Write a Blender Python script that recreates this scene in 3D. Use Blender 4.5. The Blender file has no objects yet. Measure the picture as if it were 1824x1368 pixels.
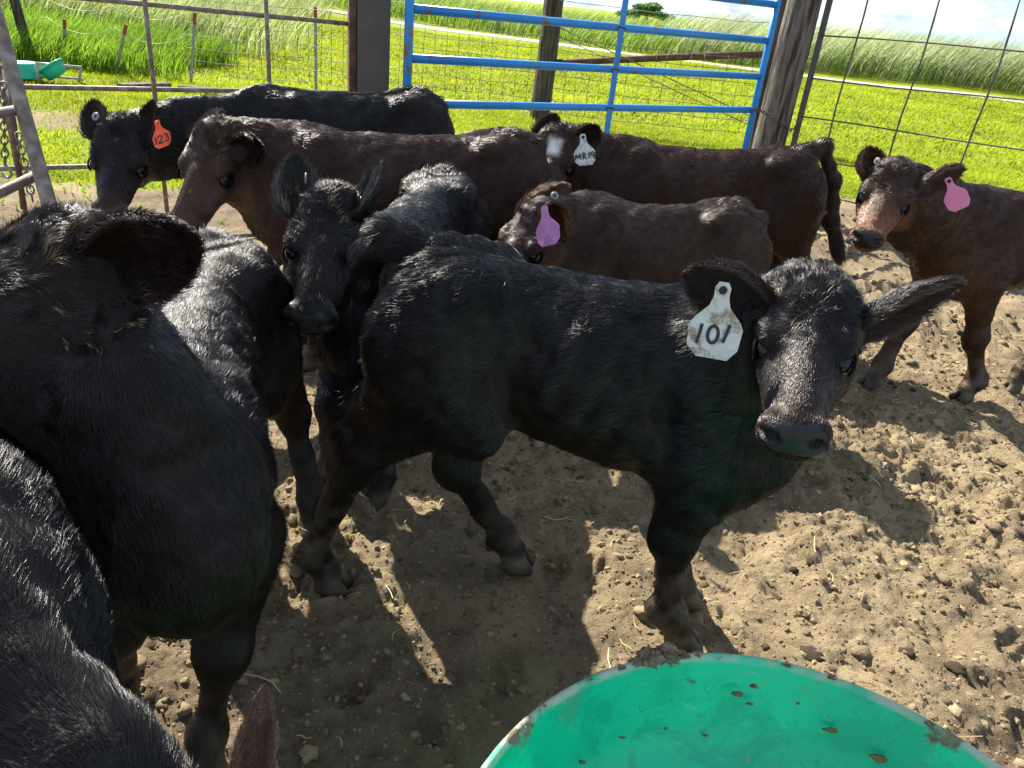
# scene: calves in a pen
import bpy, math, os
import numpy as np
from mathutils import Vector
QUICK = False
rng = np.random.default_rng(7)
C = bpy.context.scene.collection
sc = bpy.context.scene

# ------------------------------------------------------------------ camera
EYE = np.array([0.0, 0.0, 1.4]); FPX = 1370.0
TH = math.radians(26.635); RO = math.radians(6.136)
Wv = np.array([0, math.cos(TH), -math.sin(TH)])
_u = np.array([0, math.sin(TH), math.cos(TH)]); _r = np.array([1.0, 0, 0])
Rv = math.cos(RO)*_r + math.sin(RO)*_u; Uv = -math.sin(RO)*_r + math.cos(RO)*_u
def at(px, py, d):
    """the point d metres deep along the line of sight through a pixel of the 1824x1368 photograph"""
    return EYE + d*((px-912)/FPX*Rv - (py-684)/FPX*Uv + Wv)
def ground_at(px, py, z=0.0):
    r = at(px, py, 1.0)-EYE
    return EYE + r*(z-EYE[2])/r[2]
cd = bpy.data.cameras.new('camera'); cam = bpy.data.objects.new('camera', cd); C.objects.link(cam)
from mathutils import Matrix
cam.matrix_world = Matrix(((Rv[0],Uv[0],-Wv[0],EYE[0]),(Rv[1],Uv[1],-Wv[1],EYE[1]),(Rv[2],Uv[2],-Wv[2],EYE[2]),(0,0,0,1)))
cd.sensor_fit = 'HORIZONTAL'; cd.sensor_width = 36.0; cd.lens = FPX/1824*36.0
cd.clip_start = 0.02; cd.clip_end = 6000
sc.camera = cam

# ------------------------------------------------------------------ light
SUN_AZ, SUN_EL = -39.0, 40.5       # azimuth from +Y towards +X, degrees
w = bpy.data.worlds.new('World'); sc.world = w; w.use_nodes = True
nt = w.node_tree; nt.nodes.clear()
def N(t, typ, **kw):
    n = t.nodes.new(typ)
    for k, v in kw.items(): setattr(n, k, v)
    return n
def L(t, a, b): t.links.new(a, b)
out = N(nt, 'ShaderNodeOutputWorld'); bg = N(nt, 'ShaderNodeBackground')
sky = N(nt, 'ShaderNodeTexSky', sky_type='NISHITA', sun_disc=False)
sky.sun_elevation = math.radians(SUN_EL); sky.sun_rotation = math.radians(SUN_AZ)
sky.air_density = 1.0; sky.dust_density = .4; sky.ozone_density = 1.2
tc = N(nt, 'ShaderNodeTexCoord'); mp = N(nt, 'ShaderNodeMapping'); mp.inputs['Scale'].default_value = (1, 1, 2.8)
mp.inputs['Location'].default_value = (0.37, 0.9, 0.2)
n1 = N(nt, 'ShaderNodeTexNoise'); n1.inputs['Scale'].default_value = 20; n1.inputs['Detail'].default_value = 9; n1.inputs['Roughness'].default_value = .55
n1.inputs['Distortion'].default_value = .25
r1 = N(nt, 'ShaderNodeValToRGB'); r1.color_ramp.elements[0].position = .42; r1.color_ramp.elements[1].position = .54
n2 = N(nt, 'ShaderNodeTexNoise'); n2.inputs['Scale'].default_value = 34; n2.inputs['Detail'].default_value = 7
r2 = N(nt, 'ShaderNodeValToRGB'); r2.color_ramp.elements[0].position = .36; r2.color_ramp.elements[1].position = .62
r2.color_ramp.elements[0].color = (2.3, 2.75, 3.2, 1); r2.color_ramp.elements[1].color = (4.0, 4.1, 4.15, 1)
mx = N(nt, 'ShaderNodeMixRGB')
L(nt, tc.outputs['Generated'], mp.inputs[0]); L(nt, mp.outputs[0], n1.inputs['Vector']); L(nt, mp.outputs[0], n2.inputs['Vector'])
L(nt, n1.outputs[0], r1.inputs[0]); L(nt, n2.outputs[0], r2.inputs[0]); L(nt, r1.outputs[0], mx.inputs[0])
ml = N(nt, 'ShaderNodeMixRGB', blend_type='MULTIPLY'); ml.inputs[0].default_value = 1; ml.inputs[2].default_value = (.40, .58, .84, 1); L(nt, sky.outputs[0], ml.inputs[1]); L(nt, ml.outputs[0], mx.inputs[1]); L(nt, r2.outputs[0], mx.inputs[2]); L(nt, mx.outputs[0], bg.inputs[0])
bg.inputs[1].default_value = 0.10; L(nt, bg.outputs[0], out.inputs[0])
sd = bpy.data.lights.new('sun', 'SUN'); sun = bpy.data.objects.new('sun', sd); C.objects.link(sun)
sd.energy = 5.0; sd.angle = math.radians(0.55); sd.color = (1.0, 0.93, 0.82)
a, e = math.radians(SUN_AZ), math.radians(SUN_EL)
SUNV = Vector((math.sin(a)*math.cos(e), math.cos(a)*math.cos(e), math.sin(e)))
sun.rotation_euler = SUNV.to_track_quat('Z', 'Y').to_euler(); sun.location = (-6, 7, 9)
sc.view_settings.view_transform = 'Standard'; sc.view_settings.look = 'None'
sc.view_settings.gamma = 1; sc.view_settings.use_curve_mapping = False
sc.view_settings.exposure = 1.7
sc.render.engine = 'CYCLES'
sc.cycles.use_denoising = True; sc.cycles.max_bounces = 6; sc.cycles.transparent_max_bounces = 6
sc.cycles.diffuse_bounces = 3; sc.cycles.glossy_bounces = 2
try: sc.cycles_curves.shape = 'RIBBONS'
except Exception: pass

# ------------------------------------------------------------------ helpers
def tag(o, label=None, cat=None, group=None, kind=None):
    for k, v in (('label', label), ('category', cat), ('group', group), ('kind', kind)):
        if v: o[k] = v
    return o
def empty(name, loc, label=None, cat=None, group=None):
    o = bpy.data.objects.new(name, None); C.objects.link(o); o.location = loc; o.empty_display_size = .1
    return tag(o, label, cat, group)
def mesh_np(name, V, F, mats, parent=None, smooth=True, cols=None, org=None, fmat=None):
    """V (n,3) world coordinates, F (m,k) faces; placed relative to the parent's location or org"""
    V = np.asarray(V, np.float32); o0 = np.zeros(3, np.float32)
    if parent is not None:
        p = parent
        while p is not None: o0 = o0+np.array(p.location, np.float32); p = p.parent
    elif org is not None: o0 = np.array(org, np.float32)
    me = bpy.data.meshes.new(name); F = np.asarray(F, np.int32); k = F.shape[1]
    me.vertices.add(len(V)); me.vertices.foreach_set('co', (V-o0).astype(np.float32).ravel())
    me.loops.add(F.size); me.loops.foreach_set('vertex_index', F.ravel())
    me.polygons.add(len(F)); me.polygons.foreach_set('loop_start', np.arange(0, F.size, k, dtype=np.int32))
    me.polygons.foreach_set('use_smooth', np.full(len(F), smooth))
    for m in (mats if isinstance(mats, (list, tuple)) else [mats]): me.materials.append(m)
    if fmat is not None: me.polygons.foreach_set('material_index', np.asarray(fmat, np.int32))
    me.update(); me.validate()
    if cols is not None:
        a_ = me.attributes.new('tint', 'FLOAT_COLOR', 'POINT'); a_.data.foreach_set('color', np.c_[cols, np.ones(len(cols))].astype(np.float32).ravel())
    o = bpy.data.objects.new(name, me); C.objects.link(o)
    if parent is not None: o.parent = parent
    elif org is not None: o.location = org
    return o
def box_vf(c, s, ax=None):
    c = np.asarray(c, float); s = np.asarray(s, float)/2
    v = np.array([(x, y, z) for x in (-1, 1) for y in (-1, 1) for z in (-1, 1)])*s
    if ax is not None: v = v@np.asarray(ax)
    return v+c, np.array([(0,1,3,2),(4,6,7,5),(0,4,5,1),(2,3,7,6),(0,2,6,4),(1,5,7,3)])
def frame_along(d):
    d = d/np.linalg.norm(d); h = np.array([0,0,1.0]) if abs(d[2]) < .9 else np.array([1.0,0,0])
    x = np.cross(h, d); x /= np.linalg.norm(x); return x, np.cross(d, x), d
def tube_vf(P, R, n=8, caps=True):
    P = np.asarray(P, float); m = len(P); R = np.broadcast_to(np.asarray(R, float), (m,))
    T = np.gradient(P, axis=0); V = []; x, y, _ = frame_along(T[0])
    for i in range(m):
        t = T[i]/np.linalg.norm(T[i]); x = x-t*(x@t); x /= np.linalg.norm(x); y = np.cross(t, x)
        a_ = np.arange(n)*2*math.pi/n
        V.append(P[i]+R[i]*(np.cos(a_)[:,None]*x+np.sin(a_)[:,None]*y))
    V = np.concatenate(V); F = []
    for i in range(m-1):
        for j in range(n):
            F.append((i*n+j, i*n+(j+1)%n, (i+1)*n+(j+1)%n, (i+1)*n+j))
    if caps:
        V = np.vstack([V, P[0], P[-1]]); a0, a1 = m*n, m*n+1
        for j in range(n):
            F.append((a0, (j+1)%n, j, a0)); F.append((a1, (m-1)*n+j, (m-1)*n+(j+1)%n, a1))
    return V, F
def tri_fix(F):     # faces given as quads with a repeated first index become triangles: split all quads
    T = []
    for f in F:
        if f[0] == f[3]: T.append((f[0], f[1], f[2]))
        else: T.append((f[0], f[1], f[2])); T.append((f[0], f[2], f[3]))
    return np.array(T)
def tube(name, P, R, mat, parent=None, n=8, org=None):
    V, F = tube_vf(P, R, n); return mesh_np(name, V, tri_fix(F), mat, parent, org=org)
def join_vf(parts):
    V, F, b = [], [], 0
    for v, f in parts:
        V.append(v); F.append(np.asarray(f)+b); b += len(v)
    return np.concatenate(V), np.concatenate(F)
# value noise
def _h(i, j, k, s):
    n_ = (i.astype(np.int64)*73856093) ^ (j.astype(np.int64)*19349663) ^ (k.astype(np.int64)*83492791) ^ (int(s)*2654435)
    n_ = (n_ ^ (n_ >> 13))*1274126177 & 0x7fffffff
    n_ = (n_ ^ (n_ >> 15))*668265263 & 0x7fffffff
    return (n_ & 0xffffff).astype(np.float32)/0xffffff*2-1
def noise3(P, f, s=0):
    P = np.asarray(P, np.float32)*f+np.float32(131.7); I = np.floor(P); fr = P-I; fr = fr*fr*(3-2*fr); I = I.astype(np.int64)
    o_ = 0
    for a_ in (0, 1):
        wx = fr[..., 0] if a_ else 1-fr[..., 0]
        for b_ in (0, 1):
            wy = fr[..., 1] if b_ else 1-fr[..., 1]
            for c_ in (0, 1):
                wz = fr[..., 2] if c_ else 1-fr[..., 2]
                o_ = o_+wx*wy*wz*_h(I[..., 0]+a_, I[..., 1]+b_, I[..., 2]+c_, s)
    return o_
def noise2(X, Y, f, s=0):
    X = X*f+131.7; Y = Y*f+71.3; I = np.floor(X).astype(np.int64); J = np.floor(Y).astype(np.int64); x = X-I; y = Y-J
    x = x*x*(3-2*x); y = y*y*(3-2*y); Z = np.zeros_like(I)
    return (_h(I,J,Z,s)*(1-x)+_h(I+1,J,Z,s)*x)*(1-y)+(_h(I,J+1,Z,s)*(1-x)+_h(I+1,J+1,Z,s)*x)*y
def sstep(a_, b_, x): t_ = np.clip((x-a_)/(b_-a_), 0, 1); return t_*t_*(3-2*t_)

# ------------------------------------------------------------------ materials
def mat(name, col, rough=.6, spec=.5, metal=0, trans=None):
    m = bpy.data.materials.new(name); m.use_nodes = True; b = m.node_tree.nodes['Principled BSDF']
    b.inputs['Base Color'].default_value = (*col, 1); b.inputs['Roughness'].default_value = rough
    b.inputs['Specular IOR Level'].default_value = spec; b.inputs['Metallic'].default_value = metal
    return m, m.node_tree, b
def noisy(name, cols, scale=8, rough=.7, bump=.2, bscale=60, spec=.4, metal=0, pos=None, detail=6, stretch=(1,1,1), dist=.004):
    m, t, b = mat(name, cols[0], rough, spec, metal)
    g_ = N(t, 'ShaderNodeNewGeometry'); mp_ = N(t, 'ShaderNodeMapping'); mp_.inputs['Scale'].default_value = stretch
    L(t, g_.outputs['Position'], mp_.inputs[0])
    n_ = N(t, 'ShaderNodeTexNoise'); n_.inputs['Scale'].default_value = scale; n_.inputs['Detail'].default_value = detail
    L(t, mp_.outputs[0], n_.inputs['Vector']); r_ = N(t, 'ShaderNodeValToRGB'); cr = r_.color_ramp
    pos = pos or list(np.linspace(.32, .68, len(cols)))
    while len(cr.elements) < len(cols): cr.elements.new(.5)
    for el, p, c_ in zip(cr.elements, pos, cols): el.position = p; el.color = (*c_, 1)
    L(t, n_.outputs[0], r_.inputs[0]); L(t, r_.outputs[0], b.inputs['Base Color'])
    if bump:
        n2_ = N(t, 'ShaderNodeTexNoise'); n2_.inputs['Scale'].default_value = bscale; n2_.inputs['Detail'].default_value = 8
        L(t, mp_.outputs[0], n2_.inputs['Vector']); bm = N(t, 'ShaderNodeBump'); bm.inputs['Strength'].default_value = bump; bm.inputs['Distance'].default_value = dist
        L(t, n2_.outputs[0], bm.inputs['Height']); L(t, bm.outputs[0], b.inputs['Normal'])
    return m, t, b
def tinted(name, rough, spec, bump=0, bscale=200, trans=0, varia=0, dist=.004):
    m, t, b = mat(name, (.1,.1,.1), rough, spec)
    a_ = N(t, 'ShaderNodeAttribute', attribute_name='tint'); L(t, a_.outputs['Color'], b.inputs['Base Color'])
    if bump:
        g_ = N(t, 'ShaderNodeNewGeometry'); n2_ = N(t, 'ShaderNodeTexNoise'); n2_.inputs['Scale'].default_value = bscale; n2_.inputs['Detail'].default_value = 6
        L(t, g_.outputs['Position'], n2_.inputs['Vector']); bm = N(t, 'ShaderNodeBump'); bm.inputs['Strength'].default_value = bump; bm.inputs['Distance'].default_value = dist
        L(t, n2_.outputs[0], bm.inputs['Height']); L(t, bm.outputs[0], b.inputs['Normal'])
    if trans:
        tr = N(t, 'ShaderNodeBsdfTranslucent'); L(t, a_.outputs['Color'], tr.inputs[0]); ms = N(t, 'ShaderNodeMixShader'); ms.inputs[0].default_value = trans
        o_ = t.nodes['Material Output']; L(t, b.outputs[0], ms.inputs[1]); L(t, tr.outputs[0], ms.inputs[2]); L(t, ms.outputs[0], o_.inputs[0])
    return m
# ------------------------------------------------------------------ the ground: one sheet, yard dirt, lawn and field
def hill(X, Y):
    """broad shape of the land, flat in the yard"""
    z = .10*sstep(14, 26, Y)+.35*sstep(26, 40, Y)*(1-.5*sstep(2, 16, X)*1.0)+.30*sstep(25, 29, Y+.35*(X-8))*sstep(2, 9, X)+.25*sstep(-3, -9, X)*sstep(10, 20, Y)
    z = z+sstep(2, 14, X)*sstep(24, 34, Y)*.10-2.5*sstep(44, 120, Y)-30*sstep(120, 1500, Y)*.3
    return z+.03*noise2(X, Y, .35, 3)*sstep(7, 12, Y)
def dirt_edge(X):          # y at which the grass takes over from the trodden dirt
    return 7.55+.25*noise2(X, X*0, .8, 5)+.15*noise2(X, X*0, 3.1, 6)-2.5*sstep(-1.2, -2.6, X)
_rp = np.random.default_rng(404)
PRINTS = [(_rp.uniform(-1.0, 3.6), _rp.uniform(.95, 4.6), _rp.uniform(0, 6.28)) for _ in range(130)]
def yard(X, Y):
    n_ = noise2
    z = .022*n_(X, Y, 1.3, 1)+.024*n_(X, Y, 3.3, 2)
    a_ = n_(X, Y, 7.0, 4); z += .016*(1-np.abs(a_)*2)*.6
    rough_ = np.clip(.8+.9*n_(X, Y, 1.1, 8)+.6*sstep(.3, 1.6, X), .45, 1.8)
    z += rough_*(.015*n_(X, Y, 13, 9)+.013*np.abs(n_(X+.03*n_(X, Y, 25, 40), Y+.03*n_(X, Y, 25, 41), 17, 10))+.012*np.abs(n_(X+.012*n_(X, Y, 60, 42), Y+.012*n_(X, Y, 60, 43), 33, 11))+.007*np.abs(n_(X, Y, 62, 12)))
    p = n_(X+.06*n_(X, Y, 9, 14), Y+.06*n_(X, Y, 9, 15), 5.2, 13); z -= .030*np.clip(p-.42, 0, 1)*rough_*1.5     # hoof pocks
    for (px_, py_, pa_) in PRINTS:
        m = (np.abs(X-px_) < .09) & (np.abs(Y-py_) < .09)
        if m.any():
            dx, dy = X[m]-px_, Y[m]-py_; u_ = dx*math.cos(pa_)+dy*math.sin(pa_); v_ = -dx*math.sin(pa_)+dy*math.cos(pa_)
            q_ = np.sqrt((u_/.050)**2+((np.abs(v_)-.020)/.019)**2); z[m] += -.020*sstep(1.25, .6, q_)+.008*np.exp(-((np.sqrt((u_/.058)**2+(v_/.048)**2)-1.15)/.28)**2)
    return z-.012
def ground_z(X, Y):
    X = np.asarray(X, float); Y = np.asarray(Y, float)
    g_ = sstep(-.3, .5, Y-dirt_edge(X)); return hill(X, Y)+yard(X, Y)*(1-.75*g_)*sstep(16, 10, Y)
def axis(lo, hi, st, a_, b_, gr):
    m = list(np.arange(lo, hi, st)); s_ = st; x = lo; L_ = []
    while x > a_: s_ *= gr; x -= s_; L_.append(x)
    s_ = st; x = m[-1]; R_ = []
    while x < b_: s_ *= gr; x += s_; R_.append(x)
    return np.array(L_[::-1]+m+R_)
gx = axis(-1.3, 2.5, .0085, -1500, 1500, 1.045); gy = axis(.75, 3.3, .0085, -300, 2600, 1.03)
GX, GY = np.meshgrid(gx, gy, indexing='ij'); GZ = ground_z(GX, GY); nx, ny = GX.shape
gi = np.arange(nx*ny).reshape(nx, ny); GF = np.stack([gi[:-1, :-1], gi[1:, :-1], gi[1:, 1:], gi[:-1, 1:]], -1).reshape(-1, 4)
# colour: dirt / grass mask stored as a colour attribute: r = grassiness, g = straw and damp variation
gm = sstep(-.12, .18, GY-dirt_edge(GX)+.25*noise2(GX, GY, 5, 31)+.2*noise2(GX, GY, 17, 32))
worn = 1.1*np.exp(-((GX+4.0)/2.2)**4-((GY-7.05)/.42)**2+.8*noise2(GX, GY, 3, 44)); gm = gm*(1-np.clip(worn, 0, .8))
wet = np.clip(.5+.7*noise2(GX, GY, 1.6, 33)+.5*noise2(GX, GY, 6, 34)-.5*sstep(.45, .8, noise2(GX, GY, 9, 35)*.6+noise2(GX, GY, 2.3, 36)*.6), 0, 1); far_ = sstep(27, 31, GY)
M_G, t, b = mat('earth_and_turf', (.3, .24, .16), .95, .15)
at_ = N(t, 'ShaderNodeAttribute', attribute_name='tint'); sp = N(t, 'ShaderNodeSeparateColor'); L(t, at_.outputs['Color'], sp.inputs[0])
ge = N(t, 'ShaderNodeNewGeometry')
def ramp(src, stops):
    r_ = N(t, 'ShaderNodeValToRGB'); cr = r_.color_ramp
    while len(cr.elements) < len(stops): cr.elements.new(.5)
    for el, (p, c_) in zip(cr.elements, stops): el.position = p; el.color = (*c_, 1)
    L(t, src, r_.inputs[0]); return r_.outputs[0]
def tn(scale, detail=8, rough=.6):
    n_ = N(t, 'ShaderNodeTexNoise'); n_.inputs['Scale'].default_value = scale; n_.inputs['Detail'].default_value = detail; n_.inputs['Roughness'].default_value = rough
    L(t, ge.outputs['Position'], n_.inputs['Vector']); return n_.outputs[0]
def mixc(f, a_, b_, mode='MIX', fv=None):
    m_ = N(t, 'ShaderNodeMixRGB', blend_type=mode)
    if f is not None: L(t, f, m_.inputs[0])
    else: m_.inputs[0].default_value = fv
    for i, q in ((1, a_), (2, b_)):
        if isinstance(q, tuple): m_.inputs[i].default_value = (*q, 1)
        else: L(t, q, m_.inputs[i])
    return m_.outputs[0]
dry = ramp(tn(9, 10, .7), [(.30, (.125, .096, .057)), (.48, (.275, .212, .125)), (.72, (.40, .318, .190))])
dmp = ramp(tn(14, 9, .65), [(.3, (.095, .072, .046)), (.7, (.26, .20, .125))])
dirt = mixc(sp.outputs[1], dmp, dry); fl = ramp(tn(120, 4, .7), [(.60, (0, 0, 0)), (.70, (1, 1, 1))]); dirt = mixc(fl, dirt, (.40, .32, .19)); 
st = ramp(tn(22, 6, .7), [(.62, (0, 0, 0)), (.74, (.7, .7, .7))]); dirt = mixc(st, dirt, (.30, .215, .085))
gr = ramp(tn(1.1, 10, .65), [(.3, (.11, .155, .003)), (.5, (.18, .225, .004)), (.7, (.24, .255, .012))])
grass_c = mixc(sp.outputs[0], dirt, gr); L(t, grass_c, b.inputs['Base Color'])
bm = N(t, 'ShaderNodeBump'); bm.inputs['Strength'].default_value = 1.0; bm.inputs['Distance'].default_value = .022; L(t, tn(60, 10, .74), bm.inputs['Height']); L(t, bm.outputs[0], b.inputs['Normal'])
mesh_np('ground', np.stack([GX, GY, GZ], -1).reshape(-1, 3), GF, M_G, cols=np.stack([gm, wet, far_], -1).reshape(-1, 3))
tag(bpy.data.objects['ground'], kind='structure')
def gz(x, y): return float(ground_z(np.array([x]), np.array([y]))[0])
# gravel track
tx = np.arange(-60, 60, .5); ty = np.interp(tx, [-60, -4.6, -.46, 2.4, 7.5, 13.6, 60], [31, 28.9, 27.8, 26.6, 25.2, 23.7, 12]); rows = []
for k, o_ in enumerate((-.42, -.2, 0, .2, .42)): rows.append(np.c_[tx, ty+o_, hill(tx, ty+o_)+(.01 if abs(o_) > .4 else .04)])
RV = np.stack(rows, 1); nr = len(tx); ri = np.arange(nr*5).reshape(nr, 5)
M_GR, _t, _b = noisy('pale_gravel', [(.34,.31,.27), (.42,.40,.35), (.50,.47,.42)], 14, .95, .6, 50, .2, dist=.02)
o = mesh_np('gravel_track', RV.reshape(-1, 3), np.stack([ri[:-1, :-1], ri[1:, :-1], ri[1:, 1:], ri[:-1, 1:]], -1).reshape(-1, 4), M_GR); tag(o, kind='structure')

# clods and stones: real lumps too many to count
t_ = (1+5**.5)/2; IC = np.array([(-1,t_,0),(1,t_,0),(-1,-t_,0),(1,-t_,0),(0,-1,t_),(0,1,t_),(0,-1,-t_),(0,1,-t_),(t_,0,-1),(t_,0,1),(-t_,0,-1),(-t_,0,1)])/math.sqrt(1+t_*t_)
IF = np.array([(0,11,5),(0,5,1),(0,1,7),(0,7,10),(0,10,11),(1,5,9),(5,11,4),(11,10,2),(10,7,6),(7,1,8),(3,9,4),(3,4,2),(3,2,6),(3,6,8),(3,8,9),(4,9,5),(2,4,11),(6,2,10),(8,6,7),(9,8,1)])
def sub1(V, F):
    V = list(map(tuple, V)); c_ = {}; G = []
    def m(a_, b_):
        k = (min(a_, b_), max(a_, b_))
        if k not in c_: p = np.array(V[a_])+np.array(V[b_]); V.append(tuple(p/np.linalg.norm(p))); c_[k] = len(V)-1
        return c_[k]
    for a_, b_, c in F: x, y, z = m(a_, b_), m(b_, c), m(c, a_); G += [(a_, x, z), (b_, y, x), (c, z, y), (x, y, z)]
    return np.array(V), np.array(G)
IV1, IF1 = sub1(IC, IF); IV2, IF2 = sub1(IV1, IF1)
def lumps(name, n, xr, yr, smin, smax, cols, base=IC, faces=IF, flat=.8, seed=0, bias=2.6, jit=.25, dens=None, mt=None):
    r_ = np.random.default_rng(seed); x = r_.uniform(*xr, n); y = r_.uniform(*yr, n)
    if dens is not None: k_ = r_.random(n) < dens(x, y); x, y = x[k_], y[k_]; n = len(x)
    s_ = smin+(smax-smin)*r_.random(n)**bias; z = ground_z(x, y); nv_ = len(base)
    q = base[None]*(1+jit*r_.normal(0, 1, (n, nv_, 1)))*s_[:, None, None]*r_.uniform(.65, 1.35, (n, 1, 3)); q[:, :, 2] *= flat
    a_ = r_.uniform(0, 6.28, n); c_, s2 = np.cos(a_)[:, None], np.sin(a_)[:, None]
    X = q[:, :, 0]*c_-q[:, :, 1]*s2; Y = q[:, :, 0]*s2+q[:, :, 1]*c_; V = np.stack([X+x[:, None], Y+y[:, None], q[:, :, 2]+(z-s_*.05)[:, None]], -1).reshape(-1, 3)
    F = (faces[None]+(np.arange(n)*nv_)[:, None, None]).reshape(-1, 3); ci = r_.integers(0, len(cols), n); cc = np.array(cols)[ci]*r_.uniform(.8, 1.2, (n, 1))
    o = mesh_np(name, V, F, mt or M_CLOD, cols=np.repeat(cc, nv_, 0), smooth=len(base) > 12); tag(o, kind='stuff'); return o
M_CLOD = tinted('dry_clod', .95, .15, .8, 140)
CC = [(.155,.117,.071), (.20,.153,.092), (.24,.184,.11), (.11,.083,.051)]
lumps('crumbs', 24000, (-1.2, 2.8), (.8, 3.6), .0018, .0055, CC, seed=7, bias=1.4, jit=.2)
lumps('clods', 9000, (-1.3, 3.2), (.75, 4.2), .0025, .014, CC, seed=1, bias=2.2, jit=.16)
lumps('clods', 4200, (-1.3, 4.2), (.8, 6.8), .006, .024, CC, IV1, IF1, seed=2, bias=3.0, jit=.19, dens=lambda x, y: .25+.75*sstep(-.2, .35, noise2(x, y, 2.2, 51)))
lumps('clods', 90, (-1.2, 4.2), (1.0, 7.0), .014, .034, [(.14,.105,.07), (.20,.155,.105)], IV2, IF2, .55, seed=3, bias=2.6, jit=.15, dens=lambda x, y: sstep(-.1, .4, noise2(x, y, 2.2, 51)))
lumps('pebbles', 26, (-1.2, 3.5), (.8, 5), .004, .013, [(.36,.33,.28), (.28,.25,.21), (.42,.38,.31)], IV1, IF1, .6, seed=4, bias=2, jit=.05)
lumps('manure_flakes', 1500, (-1.2, 4.2), (.9, 6), .006, .024, [(.035,.026,.018), (.06,.042,.026), (.10,.07,.035)], IV1, IF1, .35, seed=5, bias=2, jit=.16, dens=lambda x, y: .15+.85*sstep(.2, 1.4, x+.4*noise2(x, y, 3, 52)))
# straw and dry stalks lying in the dirt
def straws(n, xr, yr, seed, l0, l1, wd, dens=None, cols=((.42,.33,.16), (.34,.26,.13), (.5,.42,.24))):
    r_ = np.random.default_rng(seed); x = r_.uniform(*xr, n); y = r_.uniform(*yr, n)
    if dens: k_ = r_.random(n) < dens(x, y); x, y = x[k_], y[k_]; n = len(x)
    a_ = r_.uniform(0, 6.28, n); ln = r_.uniform(l0, l1, n); bd = r_.normal(0, .5, n); P = []
    for s_ in (-.5, -.17, .17, .5):
        aa = a_+bd*s_; P.append(np.c_[x+np.cos(aa)*ln*s_, y+np.sin(aa)*ln*s_, x*0])
    P = np.stack(P, 1); P[:, :, 2] = ground_z(P[:, :, 0], P[:, :, 1]).max(1)[:, None]+.003+np.abs(r_.normal(0, .003, (n, 4)))
    sd_ = np.stack([-np.sin(a_), np.cos(a_), a_*0], -1)[:, None]*wd/2; up_ = np.array([0, 0, wd*.5]); V = np.stack([P-sd_, P+up_, P+sd_], 2).reshape(-1, 3); F = []
    for i in range(3):
        for j in (0, 1): F.append((i*3+j, i*3+j+1, (i+1)*3+j+1, (i+1)*3+j))
    F = (np.array(F)[None]+(np.arange(n)*12)[:, None, None]).reshape(-1, 4); c_ = np.array(cols)[r_.integers(0, len(cols), n)]
    o = mesh_np('straw', V, F, M_STRAW, cols=np.repeat(c_, 12, 0)); tag(o, kind='stuff')
M_STRAW = tinted('straw', .7, .3)
straws(900, (-1.3, 3.2), (.8, 4.2), 5, .012, .055, .0022, lambda x, y: .25+.75*sstep(0, .5, noise2(x, y, 1.7, 61)))
straws(60, (-1.0, 2.6), (.9, 3.2), 6, .06, .13, .0026)

# ------------------------------------------------------------------ grass: blades
def blades(name, x, y, h0, h1, wd, lean, cols, seed, mt, seg=2, wind=(.5, -.1), zoff=0, head=None):
    r_ = np.random.default_rng(seed); n = len(x); z = ground_z(x, y)+zoff; h = h0+(h1-h0)*r_.random(n); a_ = r_.uniform(0, 6.28, n)
    ld = np.stack([np.cos(a_), np.sin(a_)], -1)*lean*r_.random((n, 1))+np.array(wind)*lean; ca = r_.uniform(0, 6.28, n); wv = np.stack([np.cos(ca), np.sin(ca)], -1)*(wd*(.6+.8*r_.random((n, 1))))/2
    B = np.stack([x, y], -1); V = []
    fr = np.linspace(0, 1, seg+1)
    for k in range(seg):
        f = fr[k]; c_ = B+ld*(h*f**2*1.0)[:, None]; zz = z+h*f*(1-.15*f); w_ = 1-.45*f*(seg > 1)
        V += [np.c_[c_-wv*w_, zz], np.c_[c_+wv*w_, zz]]
    V.append(np.c_[B+ld*h[:, None], z+h*.85]); V = np.stack(V, 1); nv_ = V.shape[1]; F = []
    for k in range(seg-1): F += [(2*k, 2*k+1, 2*k+3), (2*k, 2*k+3, 2*k+2)]
    F.append((2*seg-2, 2*seg-1, 2*seg)); F = (np.array(F)[None]+(np.arange(n)*nv_)[:, None, None]).reshape(-1, 3)
    cc = np.array(cols)[r_.integers(0, len(cols), n)]*r_.uniform(.75, 1.25, (n, 1)); pt = (1+.35*noise2(x, y, .9, seed+70)+.25*noise2(x, y, 4, seed+71))[:, None]; cc = cc*pt
    o = mesh_np(name, V.reshape(-1, 3), F, mt, cols=np.repeat(np.clip(cc, 0, 1), nv_, 0), smooth=False); tag(o, kind='stuff'); return o
M_GRASS = tinted('grass_blade', .55, .25, trans=.5)
GC = [(.22,.30,.004), (.27,.33,.004), (.17,.25,.004), (.34,.34,.012)]
r0 = np.random.default_rng(99)
def scat(n, xr, yr, f=None):
    x = r0.uniform(*xr, n); y = r0.uniform(*yr, n)
    if f is not None: k_ = r0.random(n) < f(x, y); x, y = x[k_], y[k_]
    return x, y
def gmask(x, y): return sstep(-.2, .3, y-dirt_edge(x)+.25*noise2(x, y, 5, 31)+.2*noise2(x, y, 17, 32))*(1-.85*np.clip(1.1*np.exp(-((x+4.0)/2.2)**4-((y-7.05)/.42)**2+.8*noise2(x, y, 3, 44)), 0, 1))
def wedge(x, y): return (x > -.62*y-1.5) & (x < .78*y+.5)
blades('lawn_grass', *scat(130000, (-8, 9), (4.4, 11), lambda x, y: gmask(x, y)*wedge(x, y)), .025, .06, .009, .8, GC, 1, M_GRASS)
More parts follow.
